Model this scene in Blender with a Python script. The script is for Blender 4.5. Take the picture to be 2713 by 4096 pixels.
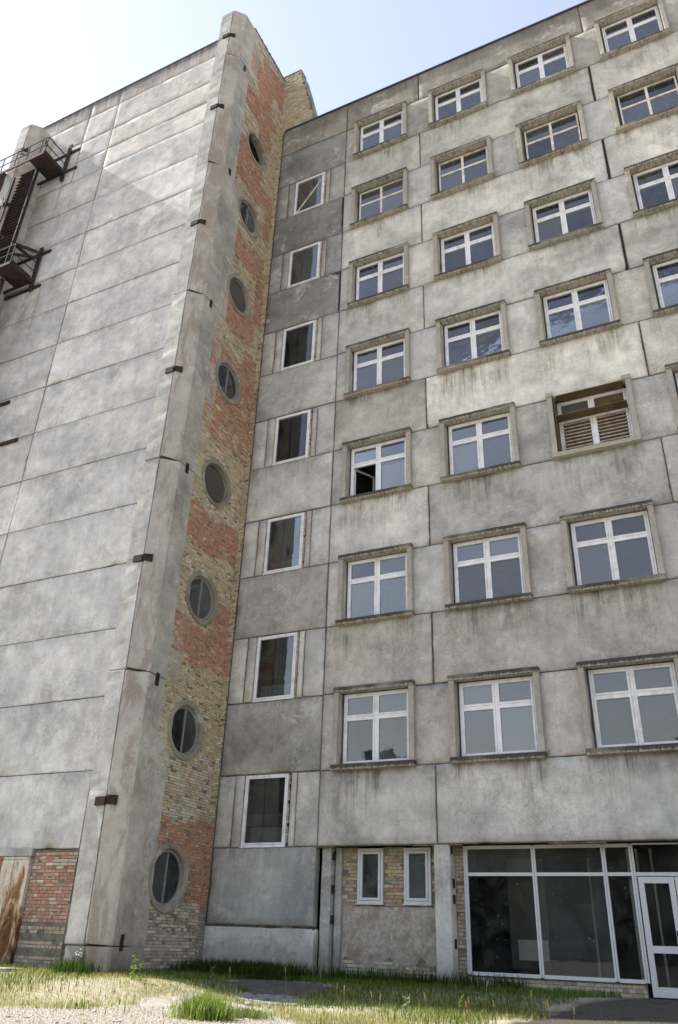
import bpy, bmesh, math, random
import numpy as np
from mathutils import Vector, Matrix
random.seed(7); RNG = np.random.default_rng(11)
for o in list(bpy.data.objects): bpy.data.objects.remove(o)
SC = bpy.context.scene; COL = SC.collection
# ------------------------------------------------------------------ camera, sky, sun, exposure
cam_d = bpy.data.cameras.new('camera'); cam = bpy.data.objects.new('camera', cam_d); COL.objects.link(cam)
R = Vector((0.89868927, 0.43743474, 0.03175587)); U = Vector((0.1831754, -0.44014031, 0.8790468)); B = R.cross(U)
m = Matrix((R, U, B)).transposed().to_4x4(); m.translation = Vector((7.183, -20.194, 0.771)); cam.matrix_world = m
cam_d.sensor_fit = 'VERTICAL'; cam_d.sensor_height = 24.0; cam_d.lens = 3172.6 / 4096 * 24
cam_d.clip_end = 3000; SC.camera = cam
SUN_EL, SUN_A = math.radians(46), math.radians(-4.4)
sdir = Vector((-math.cos(SUN_A) * math.cos(SUN_EL), math.sin(SUN_A) * math.cos(SUN_EL), math.sin(SUN_EL)))
w = bpy.data.worlds.new('World'); SC.world = w; w.use_nodes = True
nt = w.node_tree; bg = nt.nodes['Background']; sk = nt.nodes.new('ShaderNodeTexSky')
sk.sky_type = 'NISHITA'; sk.sun_disc = False; sk.sun_elevation = SUN_EL; sk.sun_rotation = math.atan2(sdir.x, sdir.y)
sk.altitude = 100; sk.air_density = 2.0; sk.dust_density = 0.5; sk.ozone_density = 1.8
mxs = nt.nodes.new('ShaderNodeMix'); mxs.data_type = 'RGBA'; mxs.blend_type = 'MULTIPLY'; mxs.inputs[0].default_value = 1; mxs.inputs[7].default_value = (1.045, .94, .955, 1)
hs = nt.nodes.new('ShaderNodeHueSaturation'); hs.inputs['Saturation'].default_value = .74; nt.links.new(sk.outputs[0], hs.inputs['Color']); nt.links.new(hs.outputs[0], mxs.inputs[6]); nt.links.new(mxs.outputs[2], bg.inputs[0]); bg.inputs[1].default_value = 0.11
sl = bpy.data.lights.new('sun', 'SUN'); so = bpy.data.objects.new('sun', sl); COL.objects.link(so)
sl.energy = 5.0; sl.angle = math.radians(0.55); sl.color = (1, 0.95, 0.87)
so.rotation_euler = sdir.to_track_quat('Z', 'Y').to_euler(); so.location = (-20, 10, 60)
SC.view_settings.view_transform = 'Standard'; SC.view_settings.look = 'None'
SC.view_settings.exposure = 1.26; SC.view_settings.gamma = 1; SC.view_settings.use_curve_mapping = False

# ------------------------------------------------------------------ node helpers
class NT:
    def __init__(s, name):
        s.m = bpy.data.materials.new(name); s.m.use_nodes = True; s.t = s.m.node_tree; s.t.nodes.clear()
        s.out = s.n('ShaderNodeOutputMaterial')
    def n(s, ty, **kw):
        nd = s.t.nodes.new(ty)
        for k, v in kw.items(): setattr(nd, k, v)
        return nd
    def put(s, sock, v):
        if v is None: return
        if isinstance(v, bpy.types.NodeSocket): s.t.links.new(v, sock)
        elif hasattr(sock.default_value, '__len__') and not hasattr(v, '__len__'):
            sock.default_value = [v] * len(sock.default_value)
        elif hasattr(v, '__len__') and len(sock.default_value) == 4 and len(v) == 3: sock.default_value = (*v, 1)
        else: sock.default_value = v
    def mth(s, op, a, b=None, c=None, clamp=False):
        nd = s.n('ShaderNodeMath', operation=op, use_clamp=clamp)
        s.put(nd.inputs[0], a); s.put(nd.inputs[1], b); s.put(nd.inputs[2], c); return nd.outputs[0]
    def mul(s, a, b): return s.mth('MULTIPLY', a, b)
    def add(s, a, b): return s.mth('ADD', a, b)
    def vm(s, op, a, b=None):
        nd = s.n('ShaderNodeVectorMath', operation=op); s.put(nd.inputs[0], a)
        if b is not None: s.put(nd.inputs[1], b)
        return nd.outputs[0]
    def mr(s, v, a, b, c=0.0, d=1.0):
        nd = s.n('ShaderNodeMapRange'); nd.clamp = True
        for i, x in enumerate((v, a, b, c, d)): s.put(nd.inputs[i], x)
        return nd.outputs[0]
    def noise(s, vec, sc, det=4, rough=0.55, dist=0.0):
        nd = s.n('ShaderNodeTexNoise'); s.put(nd.inputs['Vector'], vec); s.put(nd.inputs['Scale'], sc)
        nd.inputs['Detail'].default_value = det; nd.inputs['Roughness'].default_value = rough; nd.inputs['Distortion'].default_value = dist
        return nd.outputs[0]
    def vor(s, vec, sc, feat='F1'):
        nd = s.n('ShaderNodeTexVoronoi', feature=feat); s.put(nd.inputs['Vector'], vec); nd.inputs['Scale'].default_value = sc
        return nd.outputs[0]
    def mix(s, f, a, b, mode='MIX'):
        nd = s.n('ShaderNodeMix', data_type='RGBA', blend_type=mode); s.put(nd.inputs[0], f); s.put(nd.inputs[6], a); s.put(nd.inputs[7], b)
        return nd.outputs[2]
    def sep(s, v):
        nd = s.n('ShaderNodeSeparateXYZ'); s.put(nd.inputs[0], v); return nd.outputs
    def comb(s, x, y, z):
        nd = s.n('ShaderNodeCombineXYZ'); s.put(nd.inputs[0], x); s.put(nd.inputs[1], y); s.put(nd.inputs[2], z); return nd.outputs[0]
    def bsdf(s, col, rough=0.9, spec=0.3, metal=0.0, bump=None, bd=0.01, bs=0.5):
        p = s.n('ShaderNodeBsdfPrincipled'); s.put(p.inputs['Base Color'], col); s.put(p.inputs['Roughness'], rough)
        s.put(p.inputs['Specular IOR Level'], spec); s.put(p.inputs['Metallic'], metal)
        if bump is not None:
            b = s.n('ShaderNodeBump'); b.inputs['Strength'].default_value = bs; b.inputs['Distance'].default_value = bd
            s.put(b.inputs['Height'], bump); s.t.links.new(b.outputs[0], p.inputs['Normal'])
        return p.outputs[0]
    def done(s, sh): s.t.links.new(sh, s.out.inputs[0]); return s.m
    def pos(s): return s.n('ShaderNodeNewGeometry').outputs['Position']
    def objcol(s): 
        o = s.n('ShaderNodeObjectInfo'); return o.outputs['Color'], o.outputs['Random']

def mat_concrete(name, kind='panel'):
    t = NT(name); P = t.pos(); oc, rnd = t.objcol()
    off = t.vm('SCALE', (31.0, 17.0, 23.0)); t.t.nodes[-1].inputs['Scale'].default_value = 1.0
    scn = t.t.nodes[-1]; t.put(scn.inputs['Scale'], rnd)
    V = t.vm('ADD', P, off); x, y, z = t.sep(V)
    # large blotches, mid mottle, fine grain
    big = t.noise(V, 0.5, 6, 0.62, 0.15); mid = t.noise(V, 2.2, 8, 0.66, 0.25); fine = t.noise(V, 22, 5, 0.65)
    fin2 = t.noise(V, 90, 3, 0.6)
    c = t.mix(1.0, oc, t.comb(t.mr(big, .32, .68, .70, 1.2), t.mr(big, .32, .68, .705, 1.19), t.mr(big, .32, .68, .72, 1.17)), 'MULTIPLY')
    c = t.mix(1.0, c, t.mr(mid, .3, .7, .78, 1.16), 'MULTIPLY')
    c = t.mix(1.0, c, t.mr(fine, .25, .75, .86, 1.12), 'MULTIPLY')
    # weathered darker cloud patches with soft edges, and pale lime bloom
    pt = t.mr(t.noise(V, 0.75, 9, 0.7, .35), .52, .62); c = t.mix(t.mul(pt, .50), c, t.mix(1.0, c, (.62, .61, .58), 'MULTIPLY'))
    lime = t.mr(t.noise(t.vm('ADD', V, (9, 3, 5)), 1.1, 9, 0.74, .4), .56, .62); c = t.mix(t.mul(lime, .50), c, (.62, .62, .60))
    # vertical run-off streaks
    st = t.noise(t.comb(t.mul(x, 7), t.mul(y, 7), t.mul(z, .45)), 1.0, 5, 0.6, .2)
    c = t.mix(t.mr(st, .52, .72, 0, .28), c, t.mix(1.0, c, (.60, .58, .53), 'MULTIPLY'))
    c = t.mix(t.mr(st, .30, .18, 0, .25), c, (.56, .56, .54))
    # scuffs and small patches with crisp edges
    sc_ = t.mr(t.noise(t.vm('ADD', V, (1, 8, 2)), 7.5, 6, .75, .3), .60, .64); c = t.mix(t.mul(sc_, .22), c, (.66, .65, .62))
    sd_ = t.mr(t.noise(t.vm('ADD', V, (6, 1, 9)), 6.0, 7, .78, .2), .61, .65); c = t.mix(t.mul(sd_, .42), c, (.16, .15, .135))
    gzz = t.sep(P)[2]; sp_ = t.mr(t.add(gzz, t.mul(t.noise(V, 3.3, 6, .7), -.9)), .25, -.35); c = t.mix(t.mul(sp_, .6), c, (.13, .12, .085))
    # map cracks in places
    cv = t.vm('ADD', V, t.vm('SCALE', t.n('ShaderNodeTexNoise').outputs[1]))
    cr = t.vor(t.vm('ADD', V, t.comb(t.mul(mid, .5), t.mul(mid, .5), t.mul(mid, .7))), 4.2, 'DISTANCE_TO_EDGE')
    cm = t.mul(t.mr(cr, .022, .0), t.mr(t.noise(V, .7, 3), .50, .60)); c = t.mix(t.mul(cm, .7), c, (.14, .135, .125))
    # pits
    pit = t.mul(t.mr(t.vor(V, 5.5), .07, .03), t.mr(t.noise(V, 3.1, 2), .52, .6)); c = t.mix(t.mul(pit, .65), c, (.10, .095, .09))
    if kind == 'panel':
        at = t.n('ShaderNodeAttribute'); at.attribute_name = 'edge'; e = t.sep(at.outputs['Vector'])   # x: to side edges, y: below top, z: above bottom
        rag = t.mul(t.add(mid, -.5), .10)
        top = t.add(e[1], rag); side = t.add(e[0], t.mul(rag, .5)); bot = t.add(e[2], t.mul(rag, .5))
        c = t.mix(t.mr(t.mth('MINIMUM', side, bot), .045, .0, 0, .5), c, (.17, .155, .13))
        sn = t.add(t.mul(t.noise(t.comb(t.mul(x, 19), 0, t.mul(z, .4)), 1.0, 4, 0.7), .45), t.mul(t.noise(t.comb(t.mul(x, 4.3), 3.1, t.mul(z, .7)), 1.0, 4, 0.65), .55))
        patch = t.mr(t.noise(t.vm('ADD', V, (2, 7, 1)), .9, 3), .38, .60, .0, 1)
        a2 = t.n('ShaderNodeAttribute'); a2.attribute_name = 'stain'; sv = a2.outputs['Fac']
        drip = t.mul(t.mul(t.mr(t.add(top, t.mul(sn, -2.0)), .25, -.95), t.mr(sn, .42, .60)), patch)
        c = t.mix(t.mul(t.mul(drip, sv), 1.0), c, (.12, .105, .08))
        drip2 = t.mul(t.mr(top, .22, .0), t.mr(sn, .35, .6)); c = t.mix(t.mul(drip2, .30), c, (.12, .11, .09))
        # broad soot wash hanging below the roof edge
        a3 = t.n('ShaderNodeAttribute'); a3.attribute_name = 'soot'
        lw = t.noise(t.comb(t.mul(x, 5), 0, t.mul(z, .22)), 1.0, 6, .72)
        sm = t.mul(t.mr(t.add(top, t.mul(lw, -2.4)), -.05, -1.25), a3.outputs['Fac']); c = t.mix(t.mul(sm, .95), c, (.09, .085, .075))
    if kind == 'panel':
        wx, wy, wz = t.sep(P); wn_ = t.noise(t.comb(t.mul(wx, 4), 0, t.mul(wz, .9)), 1.0, 5, .65); wb = t.mul(t.add(wn_, -.5), .16)
        for (a, zt, ln, ww, am_) in ((-4.20, 26.0, 2.1, .05, .9), (-3.66, 25.2, 1.2, .04, 1), (-4.22, 23.9, 2.6, .03, .5), (-17.35, 33.0, 2.9, .16, .8), (-16.8, 25.7, 4.2, .12, .75), (-17.5, 25.6, 3.4, .30, .8), (-18.6, 32.6, 2.2, .7, .6), (-16.45, 31.2, 1.3, .10, .6), (-.9, 24.0, .9, .03, .7), (1.15, 24.1, .6, .02, .6), (6.95, 29.0, 1.2, .05, .7)):
            dx = t.mth('ABSOLUTE', t.add(t.add(wx, -a), t.mul(wb, ww * 2)))
            mm = t.mul(t.mul(t.mr(dx, ww, ww * .15), t.mr(wz, zt - ln, zt - ln * .2)), t.mul(t.mr(wz, zt + .02, zt - .02), t.mr(wn_, .32, .55)))
            c = t.mix(t.mul(mm, am_ * .8), c, (.24, .135, .06))
    if kind == 'agg':   # chamfer: brighter light painted in as paler colour, plus spalled brown aggregate
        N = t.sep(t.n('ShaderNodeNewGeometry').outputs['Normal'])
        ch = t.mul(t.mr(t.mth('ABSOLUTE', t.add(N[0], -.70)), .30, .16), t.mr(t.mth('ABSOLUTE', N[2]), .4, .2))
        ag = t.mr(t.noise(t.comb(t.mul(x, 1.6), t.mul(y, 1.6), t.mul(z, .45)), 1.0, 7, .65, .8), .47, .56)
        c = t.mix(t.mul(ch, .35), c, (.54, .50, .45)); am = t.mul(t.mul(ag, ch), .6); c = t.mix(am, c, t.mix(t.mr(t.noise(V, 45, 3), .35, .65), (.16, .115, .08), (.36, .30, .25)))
    h = t.add(t.add(t.mul(mid, .35), t.mul(fine, .4)), t.add(t.mul(fin2, .25), t.mul(t.add(cm, pit), -.5)))
    return t.done(t.bsdf(c, .93, .2, 0, h, .012, .55))

def mat_brick(name, stuff=False, plaster=False):
    t = NT(name); P = t.pos()
    if stuff:
        at = t.n('ShaderNodeAttribute'); at.attribute_name = 'tint'; oc = at.outputs['Color']
    else: oc, _ = t.objcol()
    a = t.noise(P, 11, 5, .65, .5); b = t.noise(P, 60, 4, .65); l = t.noise(P, 1.1, 6, .65, .8)
    c = t.mix(1.0, oc, t.mr(a, .25, .75, .78, 1.2), 'MULTIPLY'); c = t.mix(1.0, c, t.mr(b, .25, .75, .88, 1.1), 'MULTIPLY')
    c = t.mix(t.mr(a, .54, .68, 0, .5), c, (.42, .40, .36))      # mortar smears
    c = t.mix(t.mr(l, .54, .68, 0, .55), c, t.mix(1.0, c, (.55, .52, .48), 'MULTIPLY'))
    return t.done(t.bsdf(c, .95, .15, 0, t.add(a, b), .012, .8))

def mat_simple(name, col, rough=.8, spec=.3, metal=0, var=.2, sc=8, bs=.3, dirt=None, dsc=3):
    t = NT(name); P = t.pos(); n = t.noise(P, sc, 5, .6, .3)
    c = t.mix(1.0, col, t.mr(n, .25, .75, 1 - var, 1 + var), 'MULTIPLY')
    if dirt is not None:
        c = t.mix(t.mr(t.noise(P, dsc, 7, .68, .6), .47, .62, 0, .85), c, dirt)
    return t.done(t.bsdf(c, rough, spec, metal, n, .006, bs))

def mat_pane(name, *a, **k): return _mat_pane(name, *a, wobs=(.05 if 'shop' in name else .11), **k)
def _mat_pane(name, refl=.30, dust=.05, tint=(.78, .8, .8), dustcol=(.5, .5, .48), speck=.5, wobs=.25):
    t = NT(name); P = t.pos(); x, y, z = t.sep(P)
    tr = t.n('ShaderNodeBsdfTransparent'); tr.inputs[0].default_value = (*tint, 1)
    gl = t.n('ShaderNodeBsdfGlossy'); gl.inputs[0].default_value = (.93, .95, 1, 1); gl.inputs['Roughness'].default_value = .012
    rn = t.n('ShaderNodeObjectInfo').outputs['Random']
    wob = t.n('ShaderNodeBump'); wob.inputs['Strength'].default_value = wobs; wob.inputs['Distance'].default_value = .02
    t.put(wob.inputs['Height'], t.noise(t.vm('ADD', P, t.comb(t.mul(rn, 50), 0, 0)), 1.6, 3, .5)); t.t.links.new(wob.outputs[0], gl.inputs['Normal'])
    lw = t.n('ShaderNodeFresnel'); lw.inputs[0].default_value = 1.5
    rn = t.n('ShaderNodeObjectInfo').outputs['Random']
    f = t.mth('ADD', t.mul(lw.outputs[0], 1.6), t.add(refl - .08, t.mul(t.add(rn, -.5), .03 if 'shop' in name else .07)), clamp=True)
    ms = t.n('ShaderNodeMixShader'); t.put(ms.inputs[0], f); t.t.links.new(tr.outputs[0], ms.inputs[1]); t.t.links.new(gl.outputs[0], ms.inputs[2])
    df = t.n('ShaderNodeBsdfDiffuse'); df.inputs[0].default_value = (*dustcol, 1)
    cloud = t.mr(t.noise(P, 1.7, 6, .65, .6), .4, .75, .0, 1.0)
    sp = t.mul(t.mr(t.vor(t.comb(t.mul(x, 9), t.mul(y, 9), t.mul(z, 6)), 1.0), .16, .06), t.mr(t.noise(P, 2.3, 3), .45, .58))
    st = t.mr(t.noise(t.comb(t.mul(x, 60), 0, t.mul(z, 6)), 1.0, 3, .6), .62, .74)
    d = t.mth('ADD', t.mul(cloud, dust * 1.6), t.mth('ADD', t.mul(sp, speck), t.mul(st, dust * 1.2)), clamp=True)
    d = t.mth('ADD', d, t.mul(t.mth('POWER', t.mth('FRACT', t.mul(rn, 17.3)), 2.5), dust * 3.0), clamp=True)
    m2 = t.n('ShaderNodeMixShader'); t.put(m2.inputs[0], d); t.t.links.new(ms.outputs[0], m2.inputs[1]); t.t.links.new(df.outputs[0], m2.inputs[2])
    return t.done(m2.outputs[0])

def mat_attr(name, rough=.8, trans=0.0, var=.15):
    t = NT(name); at = t.n('ShaderNodeAttribute'); at.attribute_name = 'tint'
    c = at.outputs['Color']
    if not trans: return t.done(t.bsdf(c, rough, .15))
    d = t.n('ShaderNodeBsdfDiffuse'); t.put(d.inputs[0], c); tl = t.n('ShaderNodeBsdfTranslucent'); t.put(tl.inputs[0], c)
    ms = t.n('ShaderNodeMixShader'); ms.inputs[0].default_value = trans; t.t.links.new(d.outputs[0], ms.inputs[1]); t.t.links.new(tl.outputs[0], ms.inputs[2])
    return t.done(ms.outputs[0])

def mat_ground():
    t = NT('ground_soil'); P = t.pos(); x, y, z = t.sep(P)
    n = t.noise(P, .35, 7, .6, .5); f = t.noise(P, 9, 8, .7); g = t.noise(P, 55, 4, .7)
    c = t.mix(t.mr(n, .38, .62), (.40, .35, .26), (.30, .28, .17))
    c = t.mix(t.mr(t.vm('LENGTH', P) if 0 else t.mth('ABSOLUTE', t.add(y, 8)), 14, 20), c, (.44, .41, .36))  # ground out of view made paler to bounce light onto the walls
    c = t.mix(t.mr(t.noise(P, 1.4, 6, .65, .7), .5, .62, 0, .8), c, (.36, .33, .275))
    c = t.mix(1.0, c, t.mr(f, .25, .75, .7, 1.3), 'MULTIPLY')
    # pale trodden gravel in front, old asphalt to the right
    d = t.add(t.add(t.mul(t.add(x, -7.2), -.45), t.mul(t.add(y, 20.2), .89)), t.mul(t.add(t.noise(P, .6, 6, .65), -.5), 4.5))
    sd = t.add(t.mul(t.add(x, -7.2), .89), t.mul(t.add(y, 20.2), .45))
    lim = t.add(t.mr(sd, -5.5, -2.6, 16.0, 18.8), t.mr(sd, -1.6, .4, 0, -5))
    c = t.mix(t.mr(t.mth('SUBTRACT', lim, d), -.3, .3), c, t.mix(t.mr(g, .4, .62), (.28, .25, .21), (.38, .345, .30)))
    e = t.add(t.add(x, t.mul(t.add(y, 4), -.4)), t.mul(t.add(t.noise(P, .9, 6, .7), -.5), 1.6))
    c = t.mix(t.mul(t.mr(e, 2.4, 2.8), t.mr(y, -14, -13)), c, t.mix(t.mr(g, .4, .6), (.055, .05, .042), (.12, .11, .095)))
    c = t.mix(t.mul(t.mr(t.noise(t.vm('ADD', P, (4, 4, 0)), .8, 5, .7), .58, .64), t.mul(t.mr(e, 2.5, 3.2), t.mr(y, -4.5, -3))), c, (.045, .055, .02))
    return t.done(t.bsdf(c, .95, .1, 0, t.add(f, g), .03, .8))

M = dict(
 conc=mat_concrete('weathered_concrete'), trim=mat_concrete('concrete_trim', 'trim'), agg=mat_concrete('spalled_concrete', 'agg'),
 brick=mat_brick('brick_face'), bricks=mat_brick('brick_face_mass', True),
 mortar=mat_simple('mortar', (.21, .195, .165), .95, .1, 0, .35, 14, .7, (.12, .11, .09), 2.2),
 joint=mat_simple('joint_mortar', (.15, .135, .11), .95, .1, 0, .5, 9, .8, (.035, .03, .025), 1.6),
 pvc=mat_simple('white_plastic', (.80, .815, .85), .42, .4, 0, .05, 5, .05, (.62, .62, .62), 2.6),
 cream=mat_simple('cream_painted_wood', (.76, .735, .67), .6, .3, 0, .1, 12, .2, (.50, .42, .32), 3),
 alu=mat_simple('chipped_white_frame', (.62, .635, .66), .5, .4, 0, .12, 60, .3, (.50, .50, .49), 40),
 iron=mat_simple('rusty_dark_iron', (.028, .022, .023), .8, .3, .2, .35, 10, .5, (.075, .032, .02), 3),
 plate=mat_simple('black_steel_plate', (.022, .018, .017), .75, .3, .2, .4, 14, .5, (.08, .035, .02), 9),
 flash=mat_simple('roof_flashing', (.10, .12, .15), .5, .4, .4, .2, 6, .1),
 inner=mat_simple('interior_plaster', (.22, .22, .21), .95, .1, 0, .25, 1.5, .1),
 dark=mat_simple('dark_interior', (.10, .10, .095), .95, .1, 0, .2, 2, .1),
 slat=mat_simple('wooden_slat', (.44, .40, .35), .7, .2, 0, .2, 20, .2, (.30, .19, .09), 7),
 soff=mat_simple('stained_sheet', (.14, .10, .055), .9, .2, 0, .3, 5, .2, (.09, .07, .04), 3),
 curt=mat_simple('pale_curtain', (.62, .64, .66), .9, .1, 0, .1, 6, .1),
 teal=mat_simple('pale_teal_sheet', (.16, .27, .28), .6, .3, 0, .12, 4, .1),
 plast=mat_simple('crumbling_render', (.40, .375, .335), .95, .1, 0, .35, 13, 1.0, (.27, .215, .165), 1.9),
 rustdoor=None, stone=mat_simple('stone', (.33, .31, .28), .95, .1, 0, .3, 12, .6),
 pane=mat_pane('window_glass', .11, .025, speck=.5), panedirt=mat_pane('dusty_window_glass', .13, .08, (.6, .62, .62), (.46, .50, .56), .6),
 oval=mat_pane('round_window_glass', .05, .06, (.6, .62, .62), (.45, .47, .47), .35), greyfr=mat_simple('grey_metal_frame', (.28, .29, .32), .5, .4, .2, .2, 8, .1), greyslat=mat_simple('grey_slat', (.16, .15, .14), .8, .2, 0, .2, 10, .2),
 panes=mat_pane('stair_window_glass', .10, .02, (.6, .62, .62), (.5, .5, .5), .35), shop=mat_pane('shop_glass', .02, .04, (.9, .9, .88), (.40, .41, .41), .35),
 grass=mat_attr('grass_blades', .8, .35), gravel=mat_attr('gravel_bits', .95), leaf=mat_attr('leaf', .7, .3), ground=mat_ground(),
)
t = NT('rusted_door_sheet'); P = t.pos(); x, y, z = t.sep(P)
r1 = t.noise(t.comb(t.mul(x, 2.6), y, t.mul(z, .8)), 1.0, 8, .7, 1.2); r2 = t.noise(P, 14, 6, .7)
c = t.mix(t.mr(t.add(r1, t.mul(z, -.035)), .36, .47), (.60, .57, .50), (.32, .17, .075)); c = t.mix(t.mr(t.add(r1, t.mul(z, -.05)), .44, .54), c, (.075, .033, .018))
c = t.mix(1.0, c, t.mr(r2, .25, .75, .7, 1.25), 'MULTIPLY'); M['rustdoor'] = t.done(t.bsdf(c, .8, .25, 0, t.add(r1, r2), .01, .5))

# ------------------------------------------------------------------ object helpers
def link(name, me, mat, parent=None, loc=(0, 0, 0), color=None):
    o = bpy.data.objects.new(name, me); COL.objects.link(o)
    if mat is not None and me is not None and len(me.materials) == 0: me.materials.append(mat)
    if parent is not None: o.parent = parent
    o.location = loc
    if color is not None: o.color = (*color, 1)
    return o
def thing(name, label, cat, loc=(0, 0, 0), group=None):
    o = bpy.data.objects.new(name, None); COL.objects.link(o); o.location = loc; o.empty_display_size = .3
    o['label'] = label; o['category'] = cat
    if group: o['group'] = group
    return o
def tag(o, label, cat, group=None):
    o['label'] = label; o['category'] = cat
    if group: o['group'] = group
    return o
class MB:
    """collects geometry for one mesh object"""
    def __init__(s): s.v = []; s.f = []; s.col = []
    def poly(s, pts, col=None):
        i = len(s.v); s.v += [tuple(p) for p in pts]; s.f.append(tuple(range(i, i + len(pts)))); s.col.append(col)
    def box(s, x0, x1, y0, y1, z0, z1, col=None, jit=0):
        i = len(s.v); j = lambda: random.uniform(-jit, jit) if jit else 0
        for X in (x0, x1):
            for Y in (y0, y1):
                for Z in (z0, z1): s.v.append((X + j(), Y + j(), Z + j()))
        for f in ((0, 1, 3, 2), (4, 6, 7, 5), (0, 4, 5, 1), (2, 3, 7, 6), (0, 2, 6, 4), (1, 5, 7, 3)):
            s.f.append(tuple(i + k for k in f)); s.col.append(col)
        return s
    def bar(s, a, b, w, h, up=(0, 0, 1), col=None):
        a, b = Vector(a), Vector(b); d = (b - a).normalized(); upv = Vector(up)
        if abs(d.dot(upv)) > .95: upv = Vector((0, 1, 0))
        sx = d.cross(upv).normalized() * w / 2; sz = sx.cross(d).normalized() * h / 2; i = len(s.v)
        for p in (a, b):
            for q in (-sx - sz, sx - sz, sx + sz, -sx + sz): s.v.append(tuple(p + q))
        for f in ((3, 2, 1, 0), (4, 5, 6, 7), (0, 1, 5, 4), (1, 2, 6, 5), (2, 3, 7, 6), (3, 0, 4, 7)):
            s.f.append(tuple(i + k for k in f)); s.col.append(col)
        return s
    def prism(s, pts, z0, z1, col=None):
        n = len(pts); i = len(s.v)
        s.v += [(p[0], p[1], z0) for p in pts] + [(p[0], p[1], z1) for p in pts]
        for k in range(n): s.f.append((i + k, i + (k + 1) % n, i + n + (k + 1) % n, i + n + k)); s.col.append(col)
        s.f.append(tuple(range(i + n - 1, i - 1, -1))); s.f.append(tuple(range(i + n, i + 2 * n))); s.col += [col, col]
        return s
    def mesh(s, name, bevel=0):
        me = bpy.data.meshes.new(name); me.from_pydata(s.v, [], s.f)
        if any(c is not None for c in s.col):
            a = me.color_attributes.new('tint', 'FLOAT_COLOR', 'CORNER'); arr = []
            for f, c in zip(s.f, s.col): arr += [*(c or (.3, .3, .3)), 1] * len(f)
            a.data.foreach_set('color', arr)
        if bevel:
            bm = bmesh.new(); bm.from_mesh(me); bmesh.ops.remove_doubles(bm, verts=bm.verts, dist=1e-5)
            bmesh.ops.bevel(bm, geom=list(bm.edges), offset=bevel, segments=1, affect='EDGES', clamp_overlap=True); bm.to_mesh(me); bm.free()
        me.update(); return me
    def link(s, name, mat, parent=None, loc=(0, 0, 0), color=None, bevel=0): return link(name, s.mesh(name, bevel), mat, parent, loc, color)

# ---- one precast slab facing -Y: subdivided face, worn arrises, edge / stain attributes
def panel(parent, x0, x1, z0, z1, yf=0.0, tint=(.36, .35, .325), gap=.014, depth=.24, stain=0.0, soot=0.0, chips=(), name='wall_panel', wav=.006, wind=()):
    g = [gap * random.uniform(.6, 1.5) for _ in range(4)]
    x0 += g[0]; x1 -= g[1]; z0 += g[2]; z1 -= g[3]; W, H = x1 - x0, z1 - z0
    yf += random.uniform(-.010, .010); tl = random.uniform(-.006, .006); tz = random.uniform(-.005, .005)
    nx = max(2, int(W / .22)); nz = max(2, int(H / .22)); cx, cz = (x0 + x1) / 2, (z0 + z1) / 2
    xs = np.linspace(0, W, nx + 1); zs = np.linspace(0, H, nz + 1)
    xs = np.concatenate([[0, .015], xs[1:-1], [W - .015, W]]); zs = np.concatenate([[0, .015], zs[1:-1], [H - .015, H]])
    nX, nZ = len(xs), len(zs); V = []; ed = []; st = []; so_ = []
    ph = [random.uniform(0, 6) for _ in range(6)]
    for j, zz in enumerate(zs):
        for i, xx in enumerate(xs):
            px, pz = xx, zz; y = wav * (math.sin(xx * 1.3 + ph[0]) * math.sin(zz * 1.7 + ph[1]) + .4 * math.sin(xx * 4.1 + zz * 2 + ph[2]))
            y += tl * (xx / W - .5) + tz * (zz / H - .5)
            onb = i in (0, nX - 1) or j in (0, nZ - 1)
            if onb:
                y += .012 if wav > .004 else .004; w1 = random.uniform(0, .007) + (random.random() < .05) * random.uniform(.01, .035)
                if i == 0: px += w1
                if i == nX - 1: px -= w1
                if j == 0: pz += w1
                if j == nZ - 1: pz -= w1
            for (c0, c1, r) in chips:   # broken corner
                dx = xx - c0 * W; dz = zz - c1 * H; d = math.hypot(dx, dz)
                if d < r: k = (r - d) / r; y += .10 * k + .03; 
            V.append((px + x0 - cx, y, pz + z0 - cz)); ed.append((min(xx, W - xx), H - zz, zz))
            s_ = 0.
            wxp = xx + x0
            for (a, b, v) in wind:
                if a - .1 < wxp < b + .1: s_ = max(s_, v)
            st.append(max(stain, s_)); so_.append(soot)
    F = [(j * nX + i, j * nX + i + 1, (j + 1) * nX + i + 1, (j + 1) * nX + i) for j in range(nZ - 1) for i in range(nX - 1)]
    nf = len(F); n0 = len(V)
    ring = [i for i in range(nX)] + [j * nX + nX - 1 for j in range(1, nZ)] + [(nZ - 1) * nX + i for i in range(nX - 2, -1, -1)] + [j * nX for j in range(nZ - 2, 0, -1)]
    for r in ring: V.append(V[r]); ed.append((0.02, .1, .1)); st.append(0); so_.append(0)
    for r in ring: p = V[r]; V.append((p[0], depth, p[2])); ed.append((0.02, .1, .1)); st.append(0); so_.append(0)
    L = len(ring)
    for k in range(L): F.append((n0 + k, n0 + L + k, n0 + L + (k + 1) % L, n0 + (k + 1) % L))
    F.append(tuple(n0 + L + k for k in range(L)))
    me = bpy.data.meshes.new(name); me.from_pydata(V, [], F)
    a = me.attributes.new('edge', 'FLOAT_VECTOR', 'POINT'); a.data.foreach_set('vector', [c for e in ed for c in e])
    a = me.attributes.new('stain', 'FLOAT', 'POINT'); a.data.foreach_set('value', st)
    a = me.attributes.new('soot', 'FLOAT', 'POINT'); a.data.foreach_set('value', so_)
    me.polygons.foreach_set('use_smooth', [k < nf for k in range(len(F))])
    return link(name, me, M['conc'], parent, (cx, yf, cz), tint)

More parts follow.
